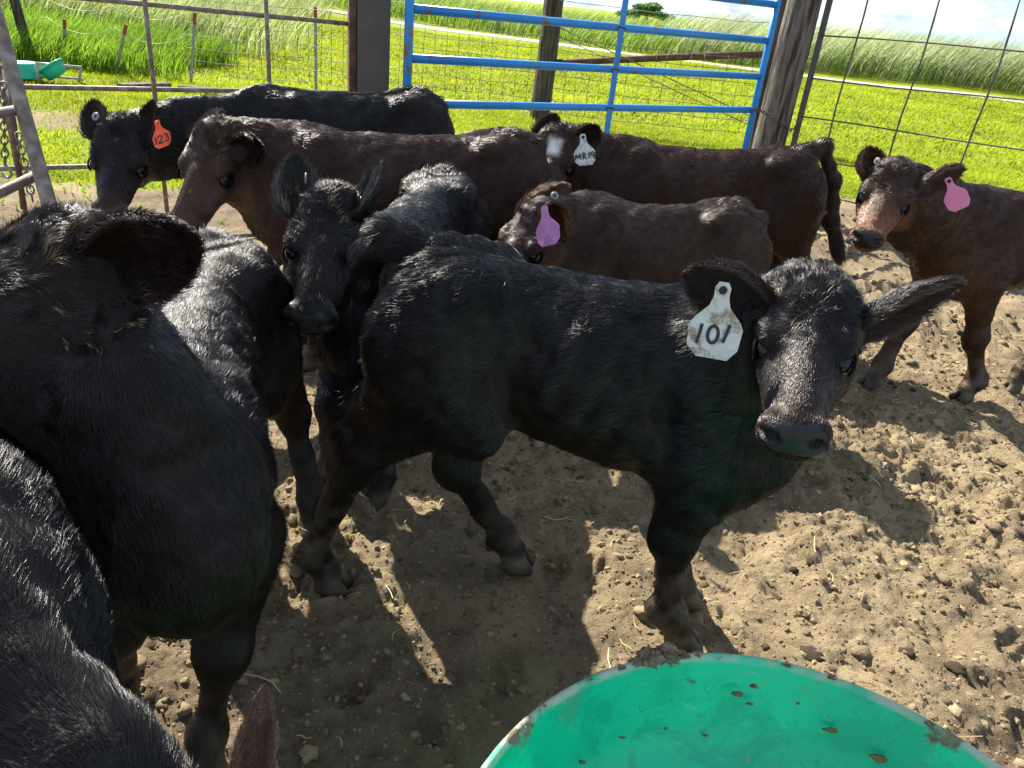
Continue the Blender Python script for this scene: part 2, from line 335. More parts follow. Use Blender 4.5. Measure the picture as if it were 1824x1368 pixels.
blades('lawn_grass', *scat(110000, (-10, 18), (11, 26.5), lambda x, y: 1.0*wedge(x, y)*(y < np.interp(x, [-60, -4.6, -.46, 2.4, 7.5, 13.6, 60], [31, 28.9, 27.8, 26.6, 25.2, 23.7, 12])-.25)),   .03, .075, .020, .8, GC, 2, M_GRASS)
blades('weedy_grass', *scat(12000, (-6, -.8), (3.4, 7.4), lambda x, y: .25*wedge(x, y)*sstep(-.1, .5, noise2(x, y, 1.5, 77))), .02, .07, .012, .7, [(.13,.24,.02), (.20,.28,.03)], 3, M_GRASS)
trk = lambda x: np.interp(x, [-60, -4.6, -.46, 2.4, 7.5, 13.6, 60], [31, 28.9, 27.8, 26.6, 25.2, 23.7, 12])
TGc = [(.13,.23,.02), (.17,.27,.03), (.11,.20,.02), (.23,.28,.06)]
blades('tall_grass', *scat(60000, (-14, 34), (21, 46), lambda x, y: (y > trk(x)+1.3)*sstep(22, 3, y-trk(x)+0*x)*wedge(x, y)), .45, .95, .035, .35, TGc, 4, M_GRASS, 3, (1.3, .2))
blades('seeding_grass', *scat(52000, (4.2, 34), (21, 40), lambda x, y: (y > trk(x)+1.3)*sstep(11, 2, y-trk(x))*wedge(x, y)), .95, 1.6, .022, .36, [(.32,.37,.17), (.42,.44,.25), (.20,.29,.07)], 5, M_GRASS, 3, (1.5, .2))
# rough patch behind the wire at the left
lp = lambda x, y: sstep(-4.5, -5.6, x+.3*(y-11)+.9*noise2(x, y, .6, 81))*wedge(x, y)
blades('tall_grass', *scat(75000, (-13, -2), (10.6, 19), lp), .20, .55, .018, .45, [(.11,.22,.015), (.15,.27,.02), (.20,.30,.03)], 6, M_GRASS, 3, (.8, -.1))
blades('seeding_grass', *scat(45000, (-18, 0), (14, 30), lambda x, y: sstep(-4.0, -7.0, x+.20*(y-14)+.9*noise2(x, y, .5, 82))*wedge(x, y)), .55, 1.0, .018, .4, [(.27,.31,.11), (.34,.36,.17), (.18,.26,.06)], 7, M_GRASS, 3, (1.3, .1))
# ------------------------------------------------------------------ cattle: implicit bodies, one continuous surface each
def nrm(v): v = np.asarray(v, float); return v/np.linalg.norm(v)
class Field:
    def __init__(s, lo, hi, h):
        s.h = h; s.lo = np.array(lo, np.float32); n = np.ceil((np.array(hi)-lo)/h).astype(int)+1
        s.ax = [s.lo[i]+np.arange(n[i], dtype=np.float32)*h for i in range(3)]; s.D = np.full(n, .5, np.float32)
    def add(s, fn, c, rad, k=.03, sub=False):
        sl = []
        for i in range(3):
            a_ = int(np.floor((c[i]-rad-k-s.lo[i])/s.h)); b_ = int(np.ceil((c[i]+rad+k-s.lo[i])/s.h))+1
            sl.append(slice(max(a_, 0), max(min(b_, len(s.ax[i])), 0)))
        sl = tuple(sl)
        if s.D[sl].size == 0: return
        X, Y, Z = np.meshgrid(s.ax[0][sl[0]], s.ax[1][sl[1]], s.ax[2][sl[2]], indexing='ij', copy=False)
        d = fn(X, Y, Z).astype(np.float32); o = s.D[sl]
        if sub: d = -d; h_ = np.maximum(k-np.abs(o-d), 0)/k; s.D[sl] = np.maximum(o, d)+h_*h_*k*.25
        else: h_ = np.maximum(k-np.abs(o-d), 0)/k; s.D[sl] = np.minimum(o, d)-h_*h_*k*.25
    def ell(s, c, r, k=.03, R=None, sub=False):
        c = np.asarray(c, float); r = np.asarray(r, float); R = np.eye(3) if R is None else np.asarray(R, float)   # rows of R: the ellipsoid's axes
        def fn(X, Y, Z):
            x, y, z = X-c[0], Y-c[1], Z-c[2]
            q = [(R[i][0]*x+R[i][1]*y+R[i][2]*z) for i in range(3)]
            k0 = np.sqrt(sum((q[i]/r[i])**2 for i in range(3)))+1e-6; k1 = np.sqrt(sum((q[i]/r[i]**2)**2 for i in range(3)))+1e-6
            return k0*(k0-1)/k1
        s.add(fn, c, r.max()+.04, k, sub)
    def cap(s, a_, b_, ra, rb, k=.03, side=None, sq=1.0, sub=False):
        a_ = np.asarray(a_, float); b_ = np.asarray(b_, float); ba = b_-a_; l2 = ba@ba
        def fn(X, Y, Z):
            x, y, z = X-a_[0], Y-a_[1], Z-a_[2]
            t_ = np.clip((x*ba[0]+y*ba[1]+z*ba[2])/l2, 0, 1)
            x, y, z = x-t_*ba[0], y-t_*ba[1], z-t_*ba[2]; r = ra+(rb-ra)*t_
            d2 = x*x+y*y+z*z
            if side is not None: e_ = x*side[0]+y*side[1]+z*side[2]; d2 = d2+e_*e_*(1/sq**2-1)
            d_ = np.sqrt(d2)+1e-6
            if side is not None: return (d_-r)*np.where(d_ > 0, 1-(1-sq)*np.minimum(1, np.abs(e_)/(sq*d_)), 1)
            return d_-r
        s.add(fn, (a_+b_)/2, math.sqrt(l2)/2+max(ra, rb)+.02, k, sub)
    def mesh(s):
        D = s.D; S = D < 0; n = np.array(D.shape)
        cnt = np.zeros(n-1, np.int8)
        for a_ in (0, 1):
            for b_ in (0, 1):
                for c_ in (0, 1): cnt += S[a_:n[0]-1+a_, b_:n[1]-1+b_, c_:n[2]-1+c_]
        idx = np.argwhere((cnt > 0) & (cnt < 8)); vid = np.full(n-1, -1, np.int32); vid[tuple(idx.T)] = np.arange(len(idx))
        acc = np.zeros((len(idx), 3), np.float32); w_ = np.zeros(len(idx), np.float32)
        for ax in range(3):
            o1, o2 = [i for i in range(3) if i != ax]
            for p in (0, 1):
                for q in (0, 1):
                    A_ = idx.copy(); A_[:, o1] += p; A_[:, o2] += q; B_ = A_.copy(); B_[:, ax] += 1
                    da, db = D[tuple(A_.T)], D[tuple(B_.T)]; m = (da < 0) != (db < 0)
                    t_ = np.where(m, da/np.where(m, da-db, 1), 0); P_ = (A_-idx).astype(np.float32); P_[:, ax] = t_
                    acc += P_*m[:, None]; w_ += m
        V = s.lo+s.h*(idx+acc/w_[:, None]); Fs = []
        for ax in range(3):
            o1, o2 = (ax+1) % 3, (ax+2) % 3
            sa = [slice(None)]*3; sb = [slice(None)]*3; sa[ax] = slice(0, -1); sb[ax] = slice(1, None)
            E_ = np.argwhere(S[tuple(sa)] != S[tuple(sb)]); E_ = E_[(E_[:, o1] > 0) & (E_[:, o2] > 0) & (E_[:, o1] < n[o1]-1) & (E_[:, o2] < n[o2]-1)]
            q = []
            for p, r in ((0, 0), (1, 0), (1, 1), (0, 1)):
                G = E_.copy(); G[:, o1] -= p; G[:, o2] -= r; q.append(vid[tuple(G.T)])
            q = np.stack(q, 1); ins = S[tuple(E_.T)]; q[~ins] = q[~ins][:, ::-1]; Fs.append(q)
        F = np.concatenate(Fs); F = F[(F >= 0).all(1)]
        return V, F
def vnormals(V, F):
    fn = np.cross(V[F[:, 2]]-V[F[:, 0]], V[F[:, 3]]-V[F[:, 1]]); Nn = np.zeros_like(V)
    for k in range(4): np.add.at(Nn, F[:, k], fn)
    return Nn/(np.linalg.norm(Nn, axis=1, keepdims=True)+1e-9)

TX = np.array([-.05, 0, .05, .12, .20, .30, .42, .55, .68, .80, .90, .99, 1.06])
TT = np.array([.88, .93, .955, .970, .970, .962, .955, .953, .958, .968, .965, .93, .86])     # top line
TB = np.array([.74, .66, .61, .585, .57, .555, .535, .515, .50, .495, .505, .55, .62])          # belly line
TW = np.array([.07, .115, .135, .15, .148, .15, .172, .185, .18, .165, .15, .115, .07])         # half width
HCH = 6
def smooth_interp(x, X_, Y_):
    m = np.gradient(Y_, X_); i = np.clip(np.searchsorted(X_, x)-1, 0, len(X_)-2); h_ = X_[i+1]-X_[i]; t_ = (x-X_[i])/h_
    return (2*t_**3-3*t_**2+1)*Y_[i]+(t_**3-2*t_**2+t_)*h_*m[i]+(-2*t_**3+3*t_**2)*Y_[i+1]+(t_**3-t_**2)*h_*m[i+1]

M_SKIN = tinted('calf_skin', .55, .15, .5, 260)
M_NOSE, _t, _b = noisy('wet_nose', [(.006,.006,.0065), (.016,.016,.017)], 60, .42, 1.0, 300, .35, dist=.002)
M_COAT = tinted('calf_coat', .30, .39)
M_EYE, _t, _b = mat('eye_gloss', (.004,.003,.004), .06, .35)
M_LID, _t, _b = mat('eyelid_skin', (.006,.005,.005), .8, .05)
def strokes(name, lines, org, X, Y, nv, wid, m, parent):
    """hand drawn lettering: each line a flat ribbon 2D polyline on the plane org + x X + y Y, lifted along nv"""
    parts = []
    for ln in lines:
        p = np.array(ln, float); d = np.gradient(p, axis=0); d /= np.linalg.norm(d, axis=1)[:, None]; o_ = np.c_[-d[:, 1], d[:, 0]]*wid/2
        lv = []
        for lift in (0.0002, .0009):
            for q in (p+o_, p-o_): lv.append(org+q[:, :1]*X+q[:, 1:]*Y+nv*lift)
        k = len(p); V = np.concatenate(lv); F = []
        for i in range(k-1):
            A_ = [i, k+i, 2*k+i, 3*k+i]
            F += [(A_[2], A_[2]+1, A_[3]+1, A_[3]), (A_[0], A_[0]+1, A_[2]+1, A_[2]), (A_[1], A_[3], A_[3]+1, A_[1]+1), (A_[0], A_[1], A_[1]+1, A_[0]+1)]
        F += [(0, 2*k, 3*k, k), (k-1, 2*k-1, 4*k-1, 3*k-1)]
        parts.append((V, np.array(F)))
    V, F = join_vf(parts); return mesh_np(name, V, F, m, parent, smooth=False)
def disc_vf(c, nv, r, t_, n=16, dome=.3):
    x, y, z = frame_along(np.asarray(nv, float)); a_ = np.arange(n)*2*math.pi/n; ring = np.cos(a_)[:, None]*x+np.sin(a_)[:, None]*y
    V = np.concatenate([c+ring*r, c+ring*r+z*t_, c+ring*r*.8+z*t_*(1+dome), [c+z*t_*(1+dome)], [c]]); F = []
    for j in range(n):
        k = (j+1) % n
        F += [(j, k, n+k, n+j), (n+j, n+k, 2*n+k, 2*n+j), (2*n+j, 2*n+k, 3*n, 3*n), (k, j, 3*n+1, 3*n+1)]
    T = []
    for f in F:
        T.append(f[:3])
        if f[2] != f[3]: T.append((f[0], f[2], f[3]))
    return V, np.array(T)

class Calf: pass
def make_calf(label, S, hind, fore, poll, muzzle, roll=0.0, vox=.010, coat=(.010,.010,.011), face=None, nose_c=None,
              hooves=None, earL=None, earR=None, ear_len=.20, ear_w=.115, ear_nL=None, ear_nR=None, tail=None, hairs=60000, hair_w=.0011,
              gaunt=1.0, spec=None, HL=.40, mud=(.13,.10,.065), hair_len=1.0, nk=1.0, th=1.0, hwid=1.10, ear_b=None, blaze=False, straw=.0, seed=1, ear_in=(.05,.03,.025), knees=None, folds=.4, earhair=1.0, earcup=1.0, group='calves in the pen', build=None, poll_z=None, vscale=1.0, curl=1.0):
    """hind, fore: ground points (world x, y) below the hips and shoulders; poll, muzzle: world points; S = height at the withers"""
    r_ = np.random.default_rng(seed); hind = np.array(hind, float)[:2]; fore = np.array(fore, float)[:2]
    d2 = nrm(fore-hind); ax = np.array([d2[0], d2[1], 0]); ay = np.array([-d2[1], d2[0], 0]); az = np.array([0, 0, 1.0])
    LX = np.linalg.norm(fore-hind)/S/.78                      # stretch of the trunk so hips and shoulders sit over their points
    org = np.array([*(hind-d2*.08*LX*S), 0.0])                # local x = .08 is the hip, .86 the shoulder
    A3 = np.stack([ax, ay, az])                               # rows
    toL = lambda p: (A3@(np.asarray(p, float)-org))/S
    toW = lambda p: org+S*(np.asarray(p)@A3)
    base = np.array([*(hind+fore)/2, 0.0])
    root = empty('calf', base, label, 'calf', group)
    fx = lambda x: x*LX
    P, Mz = toL(poll), toL(muzzle); hf = nrm(Mz-P); HLs = HL/S
    Mz = P+hf*HLs
    up = az-hf*(az@hf); up = nrm(up) if np.linalg.norm(up) > .05 else ax
    lf = np.cross(up, hf); cr, sr = math.cos(roll), math.sin(roll); lf, up = cr*lf+sr*up, -sr*lf+cr*up
    # muzzle line runs along the top of the face; the frame is tilted a little so x points down the middle of the head
    HR = np.stack([hf, lf, up])
    WS = np.array([1, hwid, 1.0]); hw = lambda q: P+HLs*((np.asarray(q, float)*WS)@HR)            # head local (unit = head length) -> body local
    # ---- bounding box
    pts = [P, Mz, (-.12, 0, 0), (fx(1.1), 0, 0), (0, -.24, 0), (0, .24, 0), (0, 0, 1.04)]
    hv = [toL([*h[:2], 0]) for h in (hooves or [])]; pts += hv
    if tail == 'std': tail = [toW(q) for q in ((-.045*1, .0, .895), (-.085, .01, .79), (-.095, .02, .60), (-.085, .03, .40))]
    if tail is not None: pts += [toL(t_) for t_ in tail]
    pts = np.array(pts); lo = pts.min(0)-.2; hi = pts.max(0)+.2; lo[2] = -.04; hi[0] = max(hi[0], fx(1.06)+.1)
    lo[0] = min(lo[0], -.15)
    Fd = Field(lo, hi, vox/S)
    # ---- trunk
    def trunk(X, Y, Z):
        x1 = X[:, 0, 0]/LX; xc = np.clip(x1, TX[0], TX[-1])
        top = smooth_interp(xc, TX, TT)[:, None, None]; bot = smooth_interp(xc, TX, TB)[:, None, None]; wd = smooth_interp(xc, TX, TW)[:, None, None]*gaunt
        cz = (top+bot)/2-.015; hh = (top-bot)/2
        zz = (Z-cz)/hh; wz = wd*(1-.20*np.clip(zz, 0, 1)**1.5-.10*np.clip(-zz, 0, 1)**2)
        q = 2.25; ay_ = np.abs(Y)/wz; az_ = np.abs(zz); k0 = (ay_**q+az_**q)**(1/q)+1e-6
        gr = np.sqrt((ay_/wz)**2+(az_/hh)**2)/k0+1e-6; d = (k0-1)/gr
        dx = np.abs(X/LX-np.clip(X/LX, TX[0], TX[-1]))*LX
        return np.where(dx > 0, np.sqrt(np.maximum(d, 0)**2+dx**2), d)*.9
    Fd.add(trunk, (fx(.5), 0, .7), fx(.62)+.25, .03)
    for sg in (-1, 1):
        Fd.ell((fx(.08), sg*.085, .74), (.175, .085, .215), .06)                                        # thigh
        Fd.ell((fx(.04), sg*.075, .62), (.12, .075, .15), .05)
        Fd.ell((fx(.155), sg*.10, .905), (.06, .035, .03), .09)                                       # hip bone
        Fd.ell((fx(-.015), sg*.06, .865), (.035, .03, .03), .04)                                        # pin bone
        Fd.ell((fx(.86), sg*.105, .72), (.10, .065, .23), .07, R=[(.93, 0, .36), (0, 1, 0), (-.36, 0, .93)])   # shoulder blade
        Fd.ell((fx(.95), sg*.095, .62), (.09, .07, .10), .06)                                           # point of shoulder
        Fd.ell((fx(.28), sg*.212, .81), (.08, .055, .085), .08, sub=True)                             # hollow flank
        Fd.ell((fx(.74), sg*.208, .64), (.026, .045, .19), .05, sub=True, R=[(.96, 0, .28), (0, 1, 0), (-.28, 0, .96)])
        Fd.ell((fx(.24), sg*.190, .63), (.026, .045, .13), .045, sub=True, R=[(.9, 0, -.43), (0, 1, 0), (.43, 0, .9)])
    Fd.ell((fx(.97), 0, .585), (.09, .075, .095), .07)                                                     # brisket
    # ---- neck
    nb = np.array([fx(.92), 0, .765]); side = nrm(np.cross(nrm(P-nb), az)); pk = hw((.10, 0, -.20)); mid = (nb+pk)/2+np.array([0, 0, .015])
    mid = mid+np.array([.03, 0, 0])
    Fd.cap(nb-np.array([.08, 0, .0]), mid, .150*(.5+.5*nk), .135*nk, .09, side, .70); Fd.cap(mid, pk, .135*nk, .115*nk, .06, side, .72)
    Fd.cap((fx(.97), 0, .66), hw((.22, 0, -.38)), .10*nk*th, .07*nk*th, .09, side, .6)
    Fd.cap(nb+np.array([-.02, 0, .09]), hw((.04, 0, -.14)), .07, .065, .08, side, .7)
    # ---- head
    u = HLs
    def he(c, r, k=.05, **kw):
        Fd.ell(hw(c), np.array(r)*u*WS, k*u, R=HR, **kw)
    def hc(a_, b_, ra, rb, k=.05, sq=None, **kw):
        Fd.cap(hw(a_), hw(b_), ra*u, rb*u, k*u, lf if sq else None, sq or 1, **kw)
    he((.16, 0, -.20), (.23, .235, .22), .06); he((.04, 0, -.10), (.12, .15, .12), .08)
    he((.28, 0, -.150), (.20, .215, .15), .08)
    hc((.30, 0, -.20), (.84, 0, -.215), .185, .125, .08, sq=.98)
    hc((.45, 0, -.10), (.80, 0, -.135), .085, .07, .07)
    for sg in (-1, 1):
        he((.28, sg*.12, -.31), (.21, .085, .19), .09)                 # cheek
        he((.335, sg*.170, -.075), (.09, .050, .050), .08)             # brow
        hc((.48, sg*.14, -.22), (.70, sg*.09, -.25), .05, .05, .07)    # cheek bone
        he((.90, sg*.085, -.20), (.085, .065, .085), .06)              # nostril wings
    hc((.30, 0, -.36), (.80, 0, -.33), .10, .075, .08)
    he((.90, 0, -.215), (.095, .140, .112), .06); he((.87, 0, -.305), (.10, .105, .065), .05)
    for sg in (-1, 1):
        he((.975, sg*.092, -.185), (.06, .036, .034), .02, sub=True)
        he((.93, sg*.135, -.20), (.05, .03, .016), .02, sub=True)
        he((.41, sg*.255, -.165), (.06, .06, .05), .04, sub=True)  # eye socket
    he((.93, 0, -.283), (.11, .16, .010), .02, sub=True)
    # ---- legs
    if hooves is None: hv = [np.array([fx(.0), .12, 0]), np.array([fx(.1), -.12, 0]), np.array([fx(.86), .11, 0]), np.array([fx(.9), -.11, 0])]
    kn = knees or {}
    for i, h in enumerate(hv):
        sg = 1 if i in (0, 2) else -1                                  # order: hind left, hind right, fore left, fore right
        h = np.array([h[0], h[1], 0.0])
        toe = kn.get(('toe', i), None); tdir = nrm(np.array([1, 0, 0]) if toe is None else toL(np.append(toe, 0)+org*1.0)) if toe is not None else np.array([1.0, 0, 0])
        fet = h+np.array([-.035, 0, .10])
        if i < 2:
            st = np.array([fx(.20), sg*.115, .56]); hip = np.array([fx(.06), sg*.10, .74])
            hk = np.array([.45*fet[0]+.55*fx(-.05)-.01, .6*fet[1]+.4*sg*.10, .385])
            if i in kn: hk = toL(kn[i])
            Fd.cap(hip, st, .13, .085, .06, ay, .62); Fd.cap((hip+st)/2, hk, .105, .048, .05, ay, .68)
            Fd.cap(hip-np.array([.04, 0, .05]), hk, .10, .035, .05, ay, .55)
            Fd.cap(hk+np.array([-.022, 0, .05]), hk+np.array([-.022, 0, -.03]), .028, .028, .03)
            Fd.ell(hk, (.051, .037, .062), .04)
            Fd.cap(hk, fet, .037, .031, .04)
        else:
            el = np.array([fx(.84), sg*.115, .52]); k_ = (el*.47+fet*.53)+np.array([.022, 0, .0]); k_[2] = .315
            if i in kn: k_ = toL(kn[i])
            Fd.cap(el+np.array([.0, 0, .05]), k_, .098, .050, .06, ay, .72); Fd.ell(k_, (.050, .045, .064), .04)
            Fd.cap(k_, fet, .040, .033, .04)
        Fd.ell(fet, (.037, .036, .046), .045); Fd.ell(fet+np.array([-.034, .017, -.012]), (.014, .011, .016), .015); Fd.ell(fet+np.array([-.034, -.017, -.012]), (.014, .011, .016), .015); ank = h+np.array([.0, 0, .055])
        Fd.cap(fet, ank, .034, .034, .03)
        Fd.cap(ank, h+tdir*.012+np.array([0, 0, .018]), .034, .043, .015); Fd.cap(h+tdir*.01+np.array([0,.018,.022]), h+tdir*.052+np.array([0, .022, .010]), .030, .018, .014)
        Fd.cap(h+tdir*.01+np.array([0,-.018,.022]), h+tdir*.052+np.array([0, -.022, .010]), .030, .018, .014)
        Fd.ell(h+tdir*.06, (.05, .005, .05), .006, sub=True)
    # ---- tail
    TL = None
    if tail is not None:
        tl = [np.array([fx(.06), 0, .935])]+[toL(t_) for t_ in tail]; TL = np.array(tl)
        for q in range(len(tl)-1):
            Fd.cap(tl[q], tl[q+1], .042-.024*q/len(tl), .042-.024*(q+1)/len(tl), .035)
    def isin(h_): return (h_[:, 0] > -.10+.9*np.clip(-.22-h_[:, 2], 0, 1)) & (np.abs(h_[:, 1]) < .31) & (h_[:, 2] > -.56) & (h_[:, 0] < 1.12) & (h_[:, 2] < .2)
    V, F = Fd.mesh(); Nn = vnormals(V, F)
    # ---- fine relief: muscle, skin folds on the neck
    hp = ((V-P)@HR.T)/HLs/WS; inhead = isin(hp)
    rib = np.exp(-((V[:, 0]/LX-.54)/.16)**4-((V[:, 2]-.72)/.13)**4)*(~inhead)*np.clip(.5+noise3(V, 4, seed+15), 0, 1); dn = rib*.0035*np.sin((V[:, 0]-.35*V[:, 2])*2*math.pi/.075)+noise3(V, 7, seed)*.0095+noise3(V, 14, seed+6)*.003*(~inhead)+noise3(V, 22, seed+1)*.0035*(~inhead)+noise3(V, 30, seed+2)*.0015
    s_n = ((V-mid)@nrm(P-nb)); neckw = np.exp(-((V-mid)**2).sum(1)/.16**2)*(~inhead)
    dn = dn+neckw*.003*folds*np.sin(s_n*2*math.pi/.045+5*noise3(V, 6, seed+4))*np.clip(.6+noise3(V, 7, seed+5), 0, 1)
    dn *= 1-.6*inhead; dn *= sstep(.03, .12, V[:, 2])
    V = V+Nn*dn[:, None]; Nn = vnormals(V, F)
    def tint(Vl, hpl, inh, nn):
        c = np.tile(np.array(coat), (len(Vl), 1)).astype(float)
        n1_ = noise3(Vl, 3.0, seed+7); n2_ = noise3(Vl, 14, seed+8)
        c *= (1+.25*n1_+.15*n2_)[:, None]; c = c+np.array((.010, .0045, .002))*np.clip(noise3(Vl, 4.5, seed+12)+.1, 0, 1)[:, None]
        hx = hpl[:, 0]
        if face is not None:
            f = np.array(face)                                           # lighter colour: lower face, muzzle ring, throat, around the eyes
            k_ = inh*sstep(.05, .25, hx)*sstep(.31, .24, np.abs(hpl[:, 1]))*np.clip(sstep(.30, .75, hx+.12*n1_)*.8+sstep(-.20, -.38, hpl[:, 2])*.6, 0, 1)*(1-.55*sstep(.30, .62, hx)*np.exp(-(hpl[:, 1]/.075)**2))
            c = c*(1-k_[:, None])+f*k_[:, None]
            k_ = np.exp(-((Vl[:, 0]-fx(.1))/.2)**2-((Vl[:, 2]-.45)/.1)**2-(Vl[:, 1]/.1)**2)*.6+np.exp(-((Vl[:, 0]-fx(1.0))/.12)**2-((Vl[:, 2]-.5)/.15)**2)*.35
            c = c*(1-k_[:, None])+f*k_[:, None]
        if nose_c is not None:
            k_ = inh*sstep(.86, .70, np.abs(hx-.86)*4+.0)*sstep(.68, .8, hx); c = c*(1-k_[:, None]*.8)+np.array(nose_c)*k_[:, None]*.8
        if blaze:
            k_ = inh*(sstep(.10, .05, np.abs(hpl[:, 1]+.01)+.03*n2_)*sstep(.14, .2, hx)*sstep(.38, .30, hx)+sstep(-.28, -.34, hpl[:, 2]+.03*n2_)*sstep(.42, .5, hx)*.0+sstep(.66, .74, hx+.05*n1_)); k_ = np.clip(k_, 0, 1)
            c = c*(1-k_[:, None])+np.array((.72, .68, .64))*k_[:, None]
        mz = sstep(.36, .06, Vl[:, 2]+.12*n1_+.09*n2_)*np.clip(.35+.6*noise3(Vl, 30, seed+9)+.4*noise3(Vl, 9, seed+3), 0, 1)+0
        k_ = sstep(.085, .055, Vl[:, 2])[:, None]; c = c*(1-k_)+np.array((.035, .028, .020))*k_
        mz = np.clip(mz, 0, 1)[:, None]; c = c*(1-mz)+np.array(mud)*mz
        return c
    col = tint(V, hp, inhead, Nn)
    nose = inhead & (hp[:, 0] > .885+.35*np.abs(hp[:, 1])-.10*np.clip(hp[:, 2]+.2, 0, 1)) & (hp[:, 2] > -.285) & (hp[:, 2] < -.095)
    eyez = np.zeros(len(V), bool)
    for sg in (-1, 1): eyez |= np.linalg.norm(hp-np.array([.405, sg*.215, -.165]), axis=1) < .085
    col[nose] = (.014, .014, .015); col[eyez] = (.012, .010, .010)
    body = mesh_np('body', toW(V), F, [M_SKIN, M_NOSE], root, cols=col, fmat=nose[F].all(1).astype(int))
    # ---- eyes
    for sg in (-1, 1):
        c = hw((.41, sg*.181, -.150)); rr = .060*u
        th, ph = np.meshgrid(np.linspace(0, math.pi, 13), np.linspace(0, 2*math.pi, 20, endpoint=False), indexing='ij')
        sv = np.stack([np.sin(th)*np.cos(ph), np.sin(th)*np.sin(ph), np.cos(th)], -1).reshape(-1, 3)*rr*np.array([1.05, .9, .95]); sv = c+sv@HR
        sf = [(i*20+j, (i+1)*20+j, (i+1)*20+(j+1) % 20, i*20+(j+1) % 20) for i in range(12) for j in range(20)]
        eye = mesh_np('eye', toW(sv), np.array(sf), M_EYE, root)
        tt = np.linspace(0, 2*math.pi, 25); o_ = []
        for t_ in tt:
            ex = .064*math.cos(t_); ez = (.040 if math.sin(t_) > 0 else .034)*math.sin(t_)+.012*math.cos(t_)*-1
            ey = math.sqrt(max(.0, .060**2-ex**2*.55-ez**2*.7))
            o_.append(hw((.41+ex*1.0, sg*(.185+ey*.86), -.150+ez*1.0)))
        tube('eyelid', toW(np.array(o_)), .0095*u*S, M_LID, eye, 6)
    # ---- hair cards setup
    strands = []; scol = []; srad = []
    def sow(Vw, Fw, Nw, dens_fn, n, flow_fn, len_fn, col_fn, wid):
        """Vw local body coords"""
        a_ = np.linalg.norm(np.cross(Vw[Fw[:, 2]]-Vw[Fw[:, 0]], Vw[Fw[:, 3]]-Vw[Fw[:, 1]]), axis=1)*dens_fn(Vw[Fw].mean(1))
        fi = r_.choice(len(Fw), n, p=a_/a_.sum()); uu = r_.random((n, 1)); vv = r_.random((n, 1)); q = Fw[fi]
        bil = lambda X_: X_[q[:, 0]]*(1-uu)*(1-vv)+X_[q[:, 1]]*uu*(1-vv)+X_[q[:, 2]]*uu*vv+X_[q[:, 3]]*(1-uu)*vv
        p = bil(Vw); n_ = bil(Nw); n_ /= np.linalg.norm(n_, axis=1, keepdims=True)
        fl = flow_fn(p, n_); nz = np.stack([noise3(p, 11, seed+20+i)+.7*noise3(p, 34, seed+30+i) for i in range(3)], 1)
        ln, lift, cl = len_fn(p, n_)
        fl = fl+nz*(.32*cl)[:, None]+r_.normal(0, .13, (n, 3)); fl -= n_*(fl*n_).sum(1, keepdims=True); fl /= np.linalg.norm(fl, axis=1, keepdims=True)+1e-6
        ln = ln*(.7+.5*r_.random(n)); l1 = (ln/3)[:, None]
        nz2 = np.stack([noise3(p, 60, seed+40+i) for i in range(3)], 1)*.22*cl[:, None]
        d1 = fl*1.0+n_*(lift*1.3)[:, None]; d2_ = fl+n_*(lift*.6)[:, None]+nz2; d3 = fl+n_*(lift*.15)[:, None]+nz2*2
        p0 = p-n_*.0006; p1 = p0+l1*nrm_rows(d1); p2 = p1+l1*nrm_rows(d2_); p3 = p2+l1*nrm_rows(d3)
        strands.append(np.stack([p0, p1, p2, p3], 1)); c = col_fn(p, n_)*(.75+.5*r_.random((n, 1)))
        sk_ = isin(hq(p)) & (noise3(p, 55, seed+60) > .80-.37*straw) & (n_[:, 2] > .45) & (r_.random(n) < .45); c[sk_] = np.array((.30, .22, .10))*r_.uniform(.5, 1.2, (sk_.sum(), 1))
        scol.append(c); srad.append(np.full(n, wid/2)*(.7+.6*r_.random(n)))
    def nrm_rows(x): return x/(np.linalg.norm(x, axis=1, keepdims=True)+1e-9)
    def hq(p): return ((p-P)@HR.T)/HLs/WS
    def dens(p):
        h_ = hq(p); nose_ = isin(h_) & (h_[:, 0] > .87+.35*np.abs(h_[:, 1])) & (h_[:, 2] > -.29) & (h_[:, 2] < -.085)
        d = np.ones(len(p)); d[nose_] = 0; d[p[:, 2] < .06] = 0
        for sg in (-1, 1): d[np.linalg.norm(h_-np.array([.405, sg*.235, -.165]), axis=1) < .06] = 0
        d[isin(h_)] *= 2.6; return d
    def flow(p, n_):
        h_ = hq(p); ih = isin(h_); f = np.tile(np.array([-1.0, 0, -.45]), (len(p), 1))
        f[:, 2] -= .7*np.clip((.8-p[:, 2])*2, 0, 1)
        leg = p[:, 2] < .45; f[leg] = (-.25, 0, -1)
        nk = (~ih) & (p[:, 0] > fx(.9)) & (p[:, 2] > .5)
        f[nk] = nrm(nb-P)*.9+np.array([0, 0, -.45])
        wh = np.array([.30, 0, -.02]); g_ = h_-wh; up_ = g_[:, 0] < 0
        fh = np.c_[g_[:, 0]*2.2, g_[:, 1]*2.0, g_[:, 2]*1.5]; low = h_[:, 0] > .5; fh[low] = np.c_[np.ones(low.sum())*1.0, h_[low, 1]*1.5, np.full(low.sum(), -.35)]
        side_ = np.abs(h_[:, 1]) > .17; fh[side_ & ~low] = fh[side_ & ~low]*.5+np.array([-.35, 0, -.7])
        fw = fh@HR; f[ih] = fw[ih]/(np.linalg.norm(fw[ih], axis=1, keepdims=True)+1e-6)
        if TL is not None:
            for q in range(len(TL)-1):
                a_, b_ = TL[q], TL[q+1]; t_ = np.clip(((p-a_)@(b_-a_))/((b_-a_)@(b_-a_)), 0, 1); dd = np.linalg.norm(p-a_-t_[:, None]*(b_-a_), axis=1)
                k_ = dd < .045; f[k_] = nrm(b_-a_)
        return f
